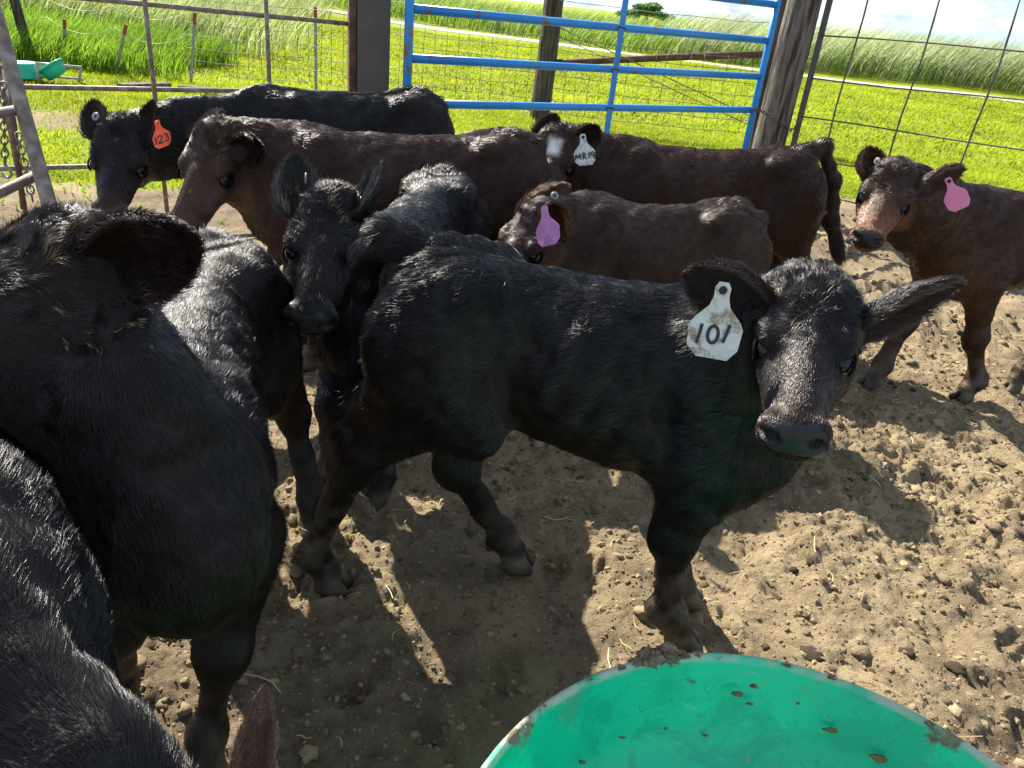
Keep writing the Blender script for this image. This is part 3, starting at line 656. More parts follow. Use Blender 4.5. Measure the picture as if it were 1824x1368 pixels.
    def lens(p, n_):
        h_ = hq(p); ih = isin(h_); ln = np.full(len(p), .033); lift = np.full(len(p), .085); cl = np.full(len(p), .8)*curl
        ln[ih] = .012+.016*sstep(.42, .12, h_[ih, 0])*sstep(-.25, -.05, h_[ih, 2]); cl[ih] = .35+2.2*sstep(.5, .2, h_[ih, 0]); lift[ih] = .15+.08*sstep(.35, .1, h_[ih, 0])
        leg = p[:, 2] < .42; ln[leg] = .015; lift[leg] = .16; cl[leg] = .5; k_ = (n_[:, 2] < -.4) & (p[:, 2] > .4) & ~ih; ln[k_] = .035
        tp = (n_[:, 2] > .8) & ~ih; ln[tp] = .028; lift[tp] = .14
        if TL is not None:
            dd = np.linalg.norm(p-TL[-1], axis=1); k_ = dd < .11; ln[k_] = .085; lift[k_] = .2; dd = np.linalg.norm(p-TL[0], axis=1); ln[dd < .1] = .045; lift[dd < .1] = .5
            for q in range(1, len(TL)): k2 = np.linalg.norm(p-TL[q], axis=1) < .05; ln[k2] = np.maximum(ln[k2], .04)
        return ln*hair_len/S*.93, lift, cl
    sow(V, F, Nn, dens, int(hairs), flow, lens, lambda p, n_: tint(p, hq(p), isin(hq(p)), n_), hair_w)
    # ---- ears
    out_ = []
    for key, sg, tip, en in (('L', 1, earL, ear_nL), ('R', -1, earR, ear_nR)):
        b0 = hw((.10, sg*.195, -.13)) if ear_b is None else toL(ear_b)
        tipl = toL(tip) if tip is not None else b0+np.array(hw((.02, sg*.75, -.05))-P)*1.0
        d = nrm(tipl-b0); EL = ear_len/S if tip is None else max(ear_len/S*.0+np.linalg.norm(tipl-b0), .08)
        fn_ = hf*.8-az*.1+ax*0 if en is None else (A3@np.asarray(en, float)); n_ = nrm(fn_-d*(fn_@d)); t_ = np.cross(d, n_)
        nu, nv_ = 17, 13; U_ = np.linspace(0, 1, nu); wu = np.interp(U_, [0, .12, .3, .5, .7, .85, .94, 1], [.42, .62, .92, 1, .86, .6, .38, .06])*ear_w/S/2
        phm = np.interp(U_, [0, .2, .5, 1], [2.2, 1.5, .95, .6])*earcup; ev = []
        for s_ in (0, 1):
            for i in range(nu):
                for v in np.linspace(-1, 1, nv_):
                    ph = v*phm[i]; rad = wu[i]/math.sin(min(phm[i], math.pi/2)); off = s_*(.0028/S)*(1-.0*abs(v))
                    cx = (rad+off)*math.sin(ph); cz = rad-(rad+off)*math.cos(ph)-.25*wu[i]
                    bend = -.10*EL*(U_[i]**2)*0
                    ev.append(b0-d*.012+d*(EL+.012)*U_[i]+t_*cx+n_*(cz+bend))
        ev = np.array(ev); ef = []; K = nu*nv_
        for i in range(nu-1):
            for j in range(nv_-1):
                q = i*nv_+j; ef.append((q, q+1, q+nv_+1, q+nv_)); ef.append((K+q, K+q+nv_, K+q+nv_+1, K+q+1))
            for q in (i*nv_, ): ef.append((q, q+nv_, K+q+nv_, K+q))
            q = i*nv_+nv_-1; ef.append((q, K+q, K+q+nv_, q+nv_))
        for j in range(nv_-1): q = (nu-1)*nv_+j; ef.append((q, q+1, K+q+1, K+q))
        ef = np.array(ef); en_ = vnormals(ev, ef)
        if (en_[K:]@n_).mean() > 0: ef = ef[:, ::-1]; en_ = -en_
        inner = np.zeros(len(ev), bool); inner[:K] = True
        ec = np.where(inner[:, None], np.array(ear_in)*.7, np.array(coat)*1.3)
        ear = mesh_np('ear', toW(ev), ef, M_SKIN, root, cols=ec)
        def eflow(p, nn_, d=d): return np.tile(d, (len(p), 1))
        def elen(p, nn_, b0=b0, d=d, EL=EL, t_=t_, n_=n_): 
            s_ = ((p-b0)@d)/EL; edge = np.abs((p-b0)@t_)/(ear_w/S/2)
            inn = ((nn_@n_) > 0); return (np.clip(.012+.008*edge, 0, .03)+inn*.012*(s_ < .75))*earhair/S, .25+.45*np.clip(edge, 0, 1)+inn*.35, np.full(len(p), .5)
        def ecol(p, nn_, n_=n_, b0=b0, t_=t_):
            k_ = ((nn_@n_) > 0)[:, None]; ed = sstep(.6, 1, np.abs((p-b0)@t_)/(ear_w/S/2))[:, None]
            c = np.where(k_, np.array(ear_in)*.6, np.array(coat)*1.1); return c*(1-ed*.6)+np.array(ear_in)*1.6*ed*.6
        n_ear = int(hairs*.045)
        ef4 = ef
        sow(ev, ef4, en_, lambda p: np.ones(len(p)), n_ear, eflow, elen, ecol, hair_w*.9)
        out_.append((ear, toW(b0), A3.T@d, A3.T@n_, A3.T@t_, EL*S))
    K_ = np.concatenate(strands); Kc = np.concatenate(scol); Kr = np.concatenate(srad)
    if not os.environ.get('NOHAIR'):
        hcv = bpy.data.hair_curves.new('coat'); nS = len(K_); hcv.add_curves([4]*nS)
        W3 = toW(K_.reshape(-1, 3))-base; hcv.position_data.foreach_set('vector', W3.astype(np.float32).ravel()) if hasattr(hcv, 'position_data') else hcv.attributes['position'].data.foreach_set('vector', W3.astype(np.float32).ravel())
        ra = hcv.attributes.get('radius') or hcv.attributes.new('radius', 'FLOAT', 'POINT')
        rr = (Kr[:, None]*np.array([1, .9, .65, .15])).astype(np.float32).ravel(); ra.data.foreach_set('value', rr)
        ca = hcv.attributes.new('tint', 'FLOAT_COLOR', 'CURVE'); ca.data.foreach_set('color', np.c_[Kc, np.ones(nS)].astype(np.float32).ravel())
        hcv.materials.append(M_COAT); ho = bpy.data.objects.new('coat', hcv); C.objects.link(ho); ho.parent = root
        tag(ho, kind='stuff')
    o = Calf(); o.root = root; o.earL, o.earR = out_; o.hw = lambda q: toW(hw(q)); o.HR = HR@A3; o.toW = toW; return o
# ------------------------------------------------------------------ the calves
HS = float(os.environ.get('HS', '1'))
BLK = (.0045, .0045, .0052); BRN = (.031, .0135, .0075); GIN = (.16, .062, .022)
def gp(px, py): return ground_at(px, py)[:2]
A_ = make_calf('black calf side on with white tag 101, face turned to the camera', .935,
    (-.16, 1.62), (.46, 1.53), at(1450, 508, 1.47), at(1425, 760, 1.24), roll=.04, vox=.0065, coat=BLK, face=(.017, .009, .006), nose_c=(.022, .011, .0075), 
    hooves=[(.05, 1.68), (-.42, 1.52), (.508, 1.61), (.472, 1.455)], earR=at(1222, 488, 1.52), earL=at(1714, 505, 1.46), ear_w=.125,
    ear_nR=(0, -1, -.2), ear_nL=(.1, -.9, -.6), tail=[at(690, 425, 1.70), at(656, 452, 1.74), at(645, 560, 1.80), at(640, 680, 1.86)], hairs=170000*HS, hair_w=.0010, seed=11, HL=.35, knees={0: at(812, 830, 1.90), 1: at(632, 815, 1.81), 3: at(1203, 955, 1.785), 2: at(1200, 930, 1.94)}, straw=.1)
B_ = make_calf('black calf with a red tag on its ear, farthest back along the left pipe fence', .97,
    (-.62, 4.0), (-1.22, 3.66), at(218, 222, 3.12), at(165, 440, 2.93), roll=-.1, vox=.012, coat=BLK, nose_c=(.04, .02, .012),
    earR=at(165, 178, 3.12), earL=at(272, 180, 3.1), ear_nR=(0, -1, 0), ear_nL=(-.5, -1, 0), tail='std', hairs=70000*HS, hair_w=.0018, hwid=1.18, seed=21, HL=.40)
C_ = make_calf('dark brown calf in profile facing left with a plain rounded ear and no tag showing', .955,
    (-.12, 3.12), (-.84, 2.85), at(388, 230, 2.66), at(296, 390, 2.54), vox=.009, coat=BRN, face=(.10, .052, .032), nose_c=(.06, .03, .02),
    earL=at(468, 262, 2.54), earR=at(396, 198, 2.74), ear_nL=(-.2, -1, 0), ear_nR=(-1, -.3, 0), ear_len=.15, ear_w=.12, tail=[at(950, 262, 3.02), at(960, 310, 3.05), at(956, 385, 3.07)], hairs=95000*HS, hair_w=.0015, straw=.3, hwid=1.18, seed=31, HL=.385)
D_ = make_calf('small black calf facing the camera, ears upright, behind the rump of calf 101', .84,
    (-.33, 2.80), (-.43, 2.05), at(588, 352, 1.90), at(538, 560, 1.76), roll=.02, vox=.008, coat=BLK, 
    hooves=[(-.25, 2.8), (-.5, 2.75), (-.36, 1.90), (-.53, 1.92)], earR=at(525, 276, 1.92), earL=at(678, 286, 1.92), ear_nR=(.2, -1, 0), ear_nL=(-.9, -.5, 0), ear_w=.10,
    tail='std', hairs=80000*HS, hair_w=.0013, ear_in=(.045,.043,.04), straw=.8, hwid=1.24, seed=41, HL=.335)
E_ = make_calf('brown calf with a white patched face and white tag MR19 standing before the blue gate', .93,
    (1.16, 3.66), (.40, 3.52), at(996, 236, 3.30), at(948, 400, 3.10), vox=.011, coat=BRN, face=(.075, .032, .018), blaze=True,
    earR=at(990, 204, 3.3), earL=at(1066, 226, 3.22), ear_nL=(-.3, -1, 0), ear_nR=(-.6, -1, 0), tail=[at(1466, 262, 3.56), at(1483, 320, 3.62), at(1479, 390, 3.66), at(1493, 448, 3.68)], hairs=80000*HS, hair_w=.0017, folds=1, seed=51, HL=.37)
F_ = make_calf('smallest brown calf with a plain purple tag, behind the back of calf 101', .83,
    (.74, 2.84), (.20, 2.76), at(962, 372, 2.60), at(868, 480, 2.52), vox=.009, coat=(.032, .018, .012), face=(.10, .048, .026),
    earL=at(990, 362, 2.48), earR=at(1012, 330, 2.68), ear_nL=(-.25, -1, -.1), ear_nR=(-.3, -1, .1), ear_len=.13, ear_w=.10, ear_in=(.16, .075, .035), tail='std', hairs=75000*HS, hair_w=.0015, seed=61, HL=.37)
G_ = make_calf('brown calf with ginger muzzle and pink tag at the right edge, facing left', .93,
    (2.55, 3.55), (1.84, 3.22), at(1598, 300, 2.84), at(1522, 465, 2.58), roll=-.05, vox=.009, coat=BRN, face=GIN, nose_c=GIN,
    hooves=[(2.30, 3.28), (2.7, 3.6), (2.0, 3.12), (1.60, 3.16)], earR=at(1550, 262, 2.86), earL=at(1718, 302, 2.84), ear_nR=(.2, -1, 0), ear_nL=(-.35, -.9, -.45), ear_in=(.10, .05, .03), hairs=90000*HS, hair_w=.0015, folds=1, seed=71, HL=.355)
H_ = make_calf('large black calf at left edge, head turned out of view, one big dark ear', .85,
    (-.73, 1.72), (-.55, 1.06), at(114, 396, 1.14), at(-430, 640, 1.04), vox=.008, coat=(.0085, .0065, .006), face=(.020, .011, .008),
    hooves=[(-.52, 1.75), (-.86, 1.80), (-.503, .965), (-.72, 1.05)], earL=at(352, 425, 1.06), ear_nL=(.15, -1, -.1), ear_w=.135, earcup=.72, ear_in=(.026,.014,.011), ear_len=.2, tail='std', hairs=250000*HS, hair_w=.0007, straw=.6, nk=1.2, th=1.35, ear_b=at(165, 484, 1.12), gaunt=.83, seed=81, HL=.56)
I_ = make_calf('black calf cut off by the bottom left corner with a pinkish ear tip sticking up', .93,
    (-1.05, 1.02), (-.615, .60), at(285, 1560, .76), at(430, 1850, .74), vox=.008, coat=(.006, .006, .0068), gaunt=1.12, earL=at(471, 1222, .86), ear_nL=(.5, -.6, .2), ear_in=(.17, .095, .075), earhair=.35, ear_w=.048,
    hairs=200000*HS, hair_w=.0006, seed=91, HL=.38)
# ------------------------------------------------------------------ gate, fences, posts
M_BLUE, t, b = noisy('blue_gate_paint', [(.008,.17,.46), (.012,.22,.54)], 6, .35, .15, 90, .5, dist=.002)
n_ = N(t, 'ShaderNodeTexNoise'); n_.inputs['Scale'].default_value = 11; n_.inputs['Detail'].default_value = 8; g_ = N(t, 'ShaderNodeNewGeometry'); L(t, g_.outputs['Position'], n_.inputs['Vector'])
r_ = N(t, 'ShaderNodeValToRGB'); r_.color_ramp.elements[0].position = .62; r_.color_ramp.elements[1].position = .67; L(t, n_.outputs[0], r_.inputs[0]); m_ = N(t, 'ShaderNodeMixRGB')
L(t, r_.outputs[0], m_.inputs[0]); L(t, b.inputs['Base Color'].links[0].from_socket, m_.inputs[1]); m_.inputs[2].default_value = (.14, .10, .07, 1); L(t, m_.outputs[0], b.inputs['Base Color'])
M_PIPE, _t, _b = noisy('weathered_pipe', [(.10,.075,.058), (.17,.13,.10), (.27,.23,.19)], 25, .6, .5, 160, .4, dist=.003)
M_RUST, _t, _b = noisy('rusty_steel', [(.055,.028,.018), (.10,.048,.03), (.15,.08,.05)], 20, .8, .6, 140, .3, dist=.003)
M_DKST, _t, _b = noisy('dull_steel_post', [(.060,.054,.048), (.080,.070,.060), (.095,.078,.062)], 5, .6, .3, 120, .35, dist=.002)
M_WIRE, _t, _b = noisy('old_wire', [(.05,.045,.04), (.11,.10,.09)], 30, .55, 0, spec=.4)
M_GALV, _t, _b = noisy('galvanised_wire', [(.20,.19,.18), (.33,.32,.30)], 20, .45, 0, spec=.5)
M_CHAIN, _t, _b = noisy('chain_steel', [(.06,.045,.035), (.14,.11,.09)], 60, .5, .3, 300, .5)
def wood(name, cols, sc_=9):
    return noisy(name, cols, sc_, .9, 1.0, 34, .2, stretch=(3, 3, .3), dist=.02)[0]
M_WOOD = wood('grey_weathered_wood', [(.03,.025,.02), (.085,.07,.055), (.20,.175,.145), (.10,.08,.045)])
M_WOOD2 = wood('dark_weathered_wood', [(.03,.024,.018), (.075,.06,.045), (.14,.12,.085)])
M_TPOST, _t, _b = noisy('t_post_paint', [(.18,.18,.17), (.30,.30,.28)], 30, .7, .3)
M_RED, _t, _b = mat('red_post_tip', (.26, .045, .03), .7)
NB = Vector
def zt(xy, px_y, px_x=None):
    """height on the vertical through xy that is seen at photograph row px_y"""
    lo_, hi_ = -1.0, 3.0
    for _ in range(40):
        m = (lo_+hi_)/2; v = np.array([*xy, m])-EYE; yy = 684-FPX*(v@Uv)/(v@Wv)
        if yy > px_y: lo_ = m
        else: hi_ = m
    return m
# blue gate
GL = np.array([-.785, 4.70]); GR = np.array([1.66, 6.46]); gd = (GR-GL)/np.linalg.norm(GR-GL)
gate = empty('pipe_gate', (*(GL+GR)/2, 0), 'blue painted tubular metal gate with horizontal rails behind the calves', 'gate')
GLEN = np.linalg.norm(GR-GL)
def gpt(s, z): return np.array([*(GL+gd*s), z])
for z in (.16, .29, .42, .785, 1.03, 1.285, 1.53):
    tube('rail', [gpt(.022, z), gpt(GLEN*.33, z-.002), gpt(GLEN*.66, z-.002), gpt(GLEN-.022, z)], .0245, M_BLUE, gate, 12)
for s in (0, GLEN): tube('upright', [gpt(s, .14), gpt(s, 1.0), gpt(s, 1.60)], .0265, M_BLUE, gate, 12)
sb = 1.52; nrm_g = np.array([gd[1], -gd[0], 0])
V, F = box_vf(gpt(sb, .86)-[0, 0, 0]+nrm_g*.027, (.045, .008, 1.42), np.stack([np.array([*gd, 0]), nrm_g, [0, 0, 1.0]])); mesh_np('brace', V, F, M_BLUE, gate, smooth=False)
for z in (.785, 1.03, 1.285):
    tube('weld_scuff', [gpt(sb-.035, z+.005)+nrm_g*.0295, gpt(sb+.03, z-.004)+nrm_g*.0295], .006, M_RUST, gate, 6)
# square steel hinge post
HP = np.array([-1.02, 4.82]); post = empty('steel_post', (*HP, 0), 'wide brown square steel post beside the left end of the blue gate', 'post')
PX = np.stack([np.array([.93, .37, 0]), np.array([-.37, .93, 0]), np.array([0, 0, 1.0])]); PX = PX/np.linalg.norm(PX, axis=1)[:, None]
V, F = box_vf((*HP, .95), (.185, .16, 1.96), PX); mesh_np('box_tube', V, F, M_DKST, post, smooth=False)
V, F = box_vf(np.array([*HP, .95])-PX[0]*.117-PX[1]*.03, (.040, .07, 1.94), PX); mesh_np('edge_channel', V, F, M_RUST, post, smooth=False)
# left pipe panel
PL = at(20, 149, 3.62)[:2]; PR = (HP-PX[0][:2]*.14-PX[1][:2]*.03)
pn = empty('pipe_fence', (*(PL+PR)/2, 0), 'weathered brown pipe panel of wide rectangles left of the steel post', 'fence')
pdv = PR-PL; plen = np.linalg.norm(pdv); pdv /= plen
def sx(px, py):      # distance along the panel where the sight line crosses it
    r = at(px, py, 1)-EYE; A2 = np.array([[r[0], -pdv[0]], [r[1], -pdv[1]]]); k = np.linalg.solve(A2, PL-EYE[:2]); return k[1], EYE[2]+r[2]*k[0]
zl = sx(265, 159)[1]; zr = sx(600, 165)[1]; z2l = sx(257, 7)[1]; z2r = sx(650, 45)[1]; z3 = sx(100, 298)[1]
ppt = lambda s, z: np.array([*(PL+pdv*s), z])
s1, s2 = sx(265, 80)[0], sx(475, 80)[0]
def lin(s, a_, b_, sa, sb_): return a_+(b_-a_)*(s-sa)/(sb_-sa)
for (za, sa, zb, sb_) in ((zl, sx(265, 159)[0], zr, sx(600, 165)[0]), (z2l, sx(257, 7)[0], z2r, sx(650, 45)[0])):
    tube('rail', [ppt(-.6, lin(-.6, za, zb, sa, sb_)), ppt(plen+.0, lin(plen, za, zb, sa, sb_))], .0125, M_PIPE, pn, 10)
for dz in (0, -.42): tube('rail', [ppt(-.6, z3+dz), ppt(plen, z3+dz)], .0125, M_PIPE, pn, 10)
tube('rail', [ppt(-.6, 1.64), ppt(plen, 1.68)], .0125, M_PIPE, pn, 10)
for s in (s1-.66, s1, s2): tube('bar', [ppt(s, .04)+np.array([.012, -.018, 0]), ppt(s, 1.68)+np.array([.012, -.018, 0])], .0115, M_PIPE, pn, 10)
# leaning gate end at the left edge
ga, gb = at(-6, 30, 2.62), at(90, 372, 2.50); dv = nrm(gb-ga); end = gb+dv*.55; top = ga-dv*.35
rg = empty('pipe_gate', (end[0], end[1], 0), 'leaning brown pipe gate end with stub rungs at the left edge of the picture', 'gate')
tube('upright', [top, ga, gb, end], .0235, M_PIPE, rg, 12)
for (p1, p2) in (((33, 196), (-60, 212)), ((66, 312), (-60, 372))): tube('rung', [at(*p1, 2.56), at(*p2, 2.40)], .0165, M_PIPE, rg, 10)
thin = empty('steel_rod', (*at(45, 350, 2.9)[:2], 0), 'thin rusty upright rod hanging beside the leaning gate end', 'rod'); tube('rod', [at(2, 120, 2.95), at(24, 215, 2.9), at(42, 372, 2.85)], .010, M_RUST, thin, 8)
def chain(p0, p1, n, lab, r_=.0032, ring=False):
    p0 = np.array(p0); p1 = np.array(p1); ch = empty('chain', tuple(p1), lab, 'chain', 'chains hanging on the left gate')
    d = nrm(p1-p0); x, y, _ = frame_along(d); st_ = np.linalg.norm(p1-p0)/n; proto = []
    for k in range(2):
        a_ = np.linspace(0, 2*math.pi, 15); s_ = x if k == 0 else y; pts = [d*math.cos(q)*st_*.72+s_*math.sin(q)*.011 for q in a_]
        V, F = tube_vf(np.array(pts), r_, 5, False); proto.append((V, tri_fix(F)))
    me = [None, None]
    for i in range(n):
        c = p0+(p1-p0)*(i+.5)/n; k = i % 2
        if me[k] is None: o = mesh_np('link', proto[k][0]+np.array(ch.location), proto[k][1], M_CHAIN, ch); me[k] = o.data; o.location = Vector(c)-ch.location
        else: o = bpy.data.objects.new('link', me[k]); C.objects.link(o); o.parent = ch; o.location = Vector(c)-ch.location
    return ch
chain(at(5, 148, 2.74), at(9, 292, 2.66), 12, 'rusty chain hanging nearest the left edge ending in a hook')
chain(at(32, 238, 2.78), at(58, 356, 2.7), 10, 'rusty chain hanging between the rod and the leaning gate end')
hk = tube('hook', [at(9, 292, 2.66)+np.array(q)*.001 for q in ((0,0,0), (2,0,-8), (14,0,-18), (16,0,-36), (2,0,-48), (-13,0,-44), (-17,0,-30))], .0055, M_GALV); tag(hk, 'grey steel hook at the end of the hanging chain', 'hook')
# big wooden post at the right end of the gate
WP = np.array([1.88, 6.62])
def wpost(name, xy, r1, r2, h, mt, label, cat, lean=(0, 0), n=22, m=26, seed=3, z0=-.2, group=None):
    rr = np.random.default_rng(seed); V = []; 
    for i in range(m):
        f = i/(m-1); z = z0+(h-z0)*f; r = r1+(r2-r1)*f
        for j in range(n):
            a_ = j*2*math.pi/n; k = 1+.07*math.sin(3*a_+1+seed)+.05*math.sin(7*a_+seed+f*1.5)+.035*float(noise2(np.array([j*1.7]), np.array([f*4]), 1, seed)[0]) + (.05 if j % 4 == 0 else 0)*-1
            V.append((xy[0]+lean[0]*z+r*k*math.cos(a_), xy[1]+lean[1]*z+r*k*math.sin(a_), z))
    V.append((xy[0]+lean[0]*h, xy[1]+lean[1]*h, h+.005)); F = [(i*n+j, i*n+(j+1) % n, (i+1)*n+(j+1) % n, (i+1)*n+j) for i in range(m-1) for j in range(n)]
    F += [((m-1)*n+j, (m-1)*n+(j+1) % n, len(V)-1, (m-1)*n+j) for j in range(n)]; F = [f if f[0] != f[3] else f for f in F]
    o = mesh_np(name, V, tri_fix(F), mt, org=(xy[0], xy[1], 0)); return tag(o, label, cat, group)
wpost('wooden_post', WP, .125, .118, 2.0, M_WOOD, 'thick grey weathered wooden post behind the right end of the blue gate', 'post', (.012, 0))
wpost('wooden_post', (1.90, 6.98), .075, .07, 1.95, M_WOOD2, 'thin dark wooden post standing close behind the thick grey one', 'post', (-.035, 0), seed=8)
# angle iron and rod panel on the right
AI = np.array([2.055, 6.56]); 
rp = empty('rod_panel', (2.7, 6.0, 0), 'thin rod livestock panel of large rectangles at the right', 'fence')
RA = AI; RB = at(1824, 180, 5.0)[:2]; rdv = nrm(np.append(RB-RA, 0))[:2]; rl = np.linalg.norm(RB-RA)
V, F = box_vf((AI[0]+.01, AI[1], .92), (.045, .03, 1.66), np.array([[.93, -.37, 0], [.37, .93, 0], [.0, 0, 1]])); mesh_np('end_bar', V, F, M_DKST, rp, smooth=False)
def rpt(s, z): return np.array([*(RA+rdv*s), z])
def rs(px, py):
    r = at(px, py, 1)-EYE; A2 = np.array([[r[0], -rdv[0]], [r[1], -rdv[1]]]); k = np.linalg.solve(A2, RA-EYE[:2]); return k[1], EYE[2]+r[2]*k[0]
for (pa, pb) in (((1424, 60), (1824, 91)), ((1405, 135), (1824, 180)), ((1392, 203), (1824, 266)), ((1490, 291), (1535, 298))):
    (sa, za), (sb_, zb) = rs(*pa), rs(*pb)
    tube('rod', [rpt(s, lin(s, za, zb, sa, sb_)+.006*math.sin(s*3+za*9)) for s in np.linspace(.02, rl+.9, 9)], .0062, M_WIRE, rp, 6)
tube('rod', [rpt(.02, 1.66), rpt(rl+.9, 1.72)], .0062, M_WIRE, rp, 6); tube('rod', [rpt(.02, .22), rpt(rl+.9, .24)], .0062, M_WIRE, rp, 6)
for (pa, pb) in (((1543, 0), (1478, 250)), ((1669, 0), (1586, 290)), ((1811, 0), (1721, 292))):
    sa = (rs(*pa)[0]+rs(*pb)[0])/2; tube('rod', [rpt(sa+.012*math.sin(z*5+sa), z)+np.array([-.008, -.012, 0]) for z in np.linspace(.05, 1.72, 9)], .0068, M_WIRE, rp, 6)
for s in (rl+.42, ): tube('rod', [rpt(s, .05), rpt(s, 1.72)], .0068, M_WIRE, rp, 6)
# chain that ties gate and post
tie = [gpt(GLEN-.06, .80)+nrm_g*.035, gpt(GLEN+.02, .79)+nrm_g*.05, np.array([WP[0]-.02, WP[1]-.155, .72]), np.array([WP[0]+.12, WP[1]-.12, .66]), np.array([AI[0]+.01, AI[1]-.03, .70])]
for i, (p_, q_) in enumerate(zip(tie[:-1], tie[1:])):
    pass
tch = empty('chain', tuple(tie[0]), 'rusty chain tying the blue gate to the thick wooden post', 'chain')
TP = np.array(tie); seglen = np.r_[0, np.cumsum(np.linalg.norm(np.diff(TP, axis=0), axis=1))]; nl = 18
for i in range(nl):
    s = (i+.5)/nl*seglen[-1]; c = np.array([np.interp(s, seglen, TP[:, k]) for k in range(3)]); c2 = np.array([np.interp(s+.01, seglen, TP[:, k]) for k in range(3)])
    d = nrm(c2-c); x, y, _ = frame_along(d); a_ = np.linspace(0, 2*math.pi, 11); s_ = x if i % 2 else y
    V, F = tube_vf(np.array([c+d*math.cos(q)*.018+s_*math.sin(q)*.010 for q in a_]), .0038, 5, False); mesh_np('link', V, tri_fix(F), M_RUST, tch)
# ------------------------------------------------------------------ woven wire fence behind
FP = [np.array([-8.6, 11.6]), np.array([-6.75, 11.2]), np.array([-5.6, 10.75]), np.array([-4.62, 10.62]), np.array([-3.2, 11.0]), np.array([-.02, 10.5]), np.array([3.02, 10.6])]
wpost('wooden_post', FP[5], .125, .11, 2.1, M_WOOD2, 'dark wooden fence post standing in the lawn behind the middle of the blue gate', 'post', (.02, 0), seed=12)
wpost('wooden_post', FP[6], .11, .10, 1.9, M_WOOD2, 'dark wooden corner post in the lawn, mostly hidden by the thick grey post', 'post', (0, 0), seed=14)
br = tube('brace_rail', [np.array([FP[5][0]+.11, FP[5][1]-.03, zt(FP[5], 110)]), np.array([1.5, 10.5, (zt(FP[5], 110)+zt(FP[6], 97))/2+.01]), np.array([FP[6][0]-.1, FP[6][1], zt(FP[6], 97)])], .042, M_RUST, None, 10, org=(1.5, 10.5, .9)); tag(br, 'brown horizontal brace pipe between the two far wooden posts', 'pipe')
wf = empty('wire_fence', (-.02, 10.5, 0), 'rusty woven wire fence crossing the lawn behind the blue gate', 'fence')
ztop = zt(FP[5], 40)
def fwire(z, a_=3, r=.0035, sag=.02, mt=M_WIRE, nm='wire', jit=.006, x0=None):
    pts = []
    for i in range(a_, 6):
        A2, B2 = FP[i], FP[i+1]
        for f in np.linspace(0, 1, 10)[(0 if i == a_ else 1):]:
            p = A2*(1-f)+B2*f; pts.append((p[0], p[1]-.1, z-sag*4*f*(1-f)+jit*math.sin(f*37+z*50+i)))
    return tube(nm, pts, r, mt, wf, 4)
H0 = [.12, .27, .42, .57, .72, .86, 1.0]
for z in H0: fwire(z)
for z in (1.22, 1.42, 1.62): fwire(z, 3, .004, .03, M_GALV, 'barbed_strand')
pth = np.array([FP[i] for i in range(3, 7)]); cs = np.r_[0, np.cumsum(np.linalg.norm(np.diff(pth, axis=0), axis=1))]; sk = np.arange(.15, cs[-1], .155)
V, F = tube_vf(np.array([(0, 0, .12), (.004, 0, .42), (-.004, 0, .72), (.002, 0, 1.0)]), .0030, 4); me0 = None
for i, s in enumerate(sk):
    p = np.array([np.interp(s, cs, pth[:, 0]), np.interp(s, cs, pth[:, 1])-.1])
    if me0 is None: o = mesh_np('stay_wire', V+np.array(wf.location), tri_fix(F), M_WIRE, wf); me0 = o.data
    else: o = bpy.data.objects.new('stay_wire', me0); C.objects.link(o); o.parent = wf
    o.location = Vector((p[0], p[1], .01*math.sin(i*2.3)))-wf.location; o.rotation_euler = (0, .03*math.sin(i*1.7), i)
for k, s in enumerate(np.arange(.1, cs[-1], .13)):
    pass
tube('guy_wire', [np.array([FP[5][0]+.1, FP[5][1]-.13, zt(FP[5], 45)]), np.array([2.95, 10.45, zt(FP[6], 222)])], .006, M_WIRE, wf, 5)
tube('guy_wire', [np.array([FP[5][0]+.1, FP[5][1]-.15, zt(FP[5], 60)]), np.array([2.9, 10.42, zt(FP[6], 235)])], .005, M_WIRE, wf, 5)
def tpost(px0, py0, px1, py1, i, lab, mt=M_TPOST, red=True, r=.02):
    d = 1.0; b0 = ground_at(px1, py1)[:2] if i is None else FP[i]; zb = -.1
    top_ = at(px0, py0, (np.append(b0, .8)-EYE)@Wv); bot = at(px1, py1, (np.append(b0, 0.1)-EYE)@Wv); bot = bot+(bot-top_)*.15
    e_ = empty('fence_post', (bot[0], bot[1], 0), lab, 'post', 'thin metal posts of the wire fence'); dd = nrm(top_-bot); ln = np.linalg.norm(top_-bot)
    x = np.array([1.0, 0, 0]); y = np.cross(dd, x); y /= np.linalg.norm(y); x = np.cross(y, dd); A9 = np.stack([x, y, dd])
    V1, F1 = box_vf((bot+top_)/2, (r*2, .006, ln), A9); V2, F2 = box_vf((bot+top_)/2+y*.016, (.006, .026, ln-.004), A9); V_, F_ = join_vf([(V1, F1), (V2, F2)]); mesh_np('bar', V_, F_, mt, e_, smooth=False)
    if red: V1, F1 = box_vf(top_+dd*.07, (r*2+.004, .010, .14), A9); mesh_np('painted_tip', V1, F1, M_RED, e_, smooth=False)
tpost(115, 52, 115, 112, 1, 'thin metal fence post with a red tip behind the upside down green tub')
tpost(221, 62, 207, 128, 2, 'slanting thin metal fence post in the tall grass right of the green tubs')
tpost(346, 44, 340, 146, 3, 'thin grey metal fence post with red tip on the edge of the lawn')
tpost(562, 34, 563, 160, 4, 'thin grey metal fence post on the lawn nearest the steel post')
wpost('wooden_post', ground_at(55, 105)[:2], .07, .06, .95, M_WOOD2, 'short dark wooden post leaning in the tall grass at far left', 'post', (-.12, 0), seed=21)
lw = empty('wire_fence', (-6.0, 11, 0), 'sagging wire strands between the posts in the tall grass', 'fence')
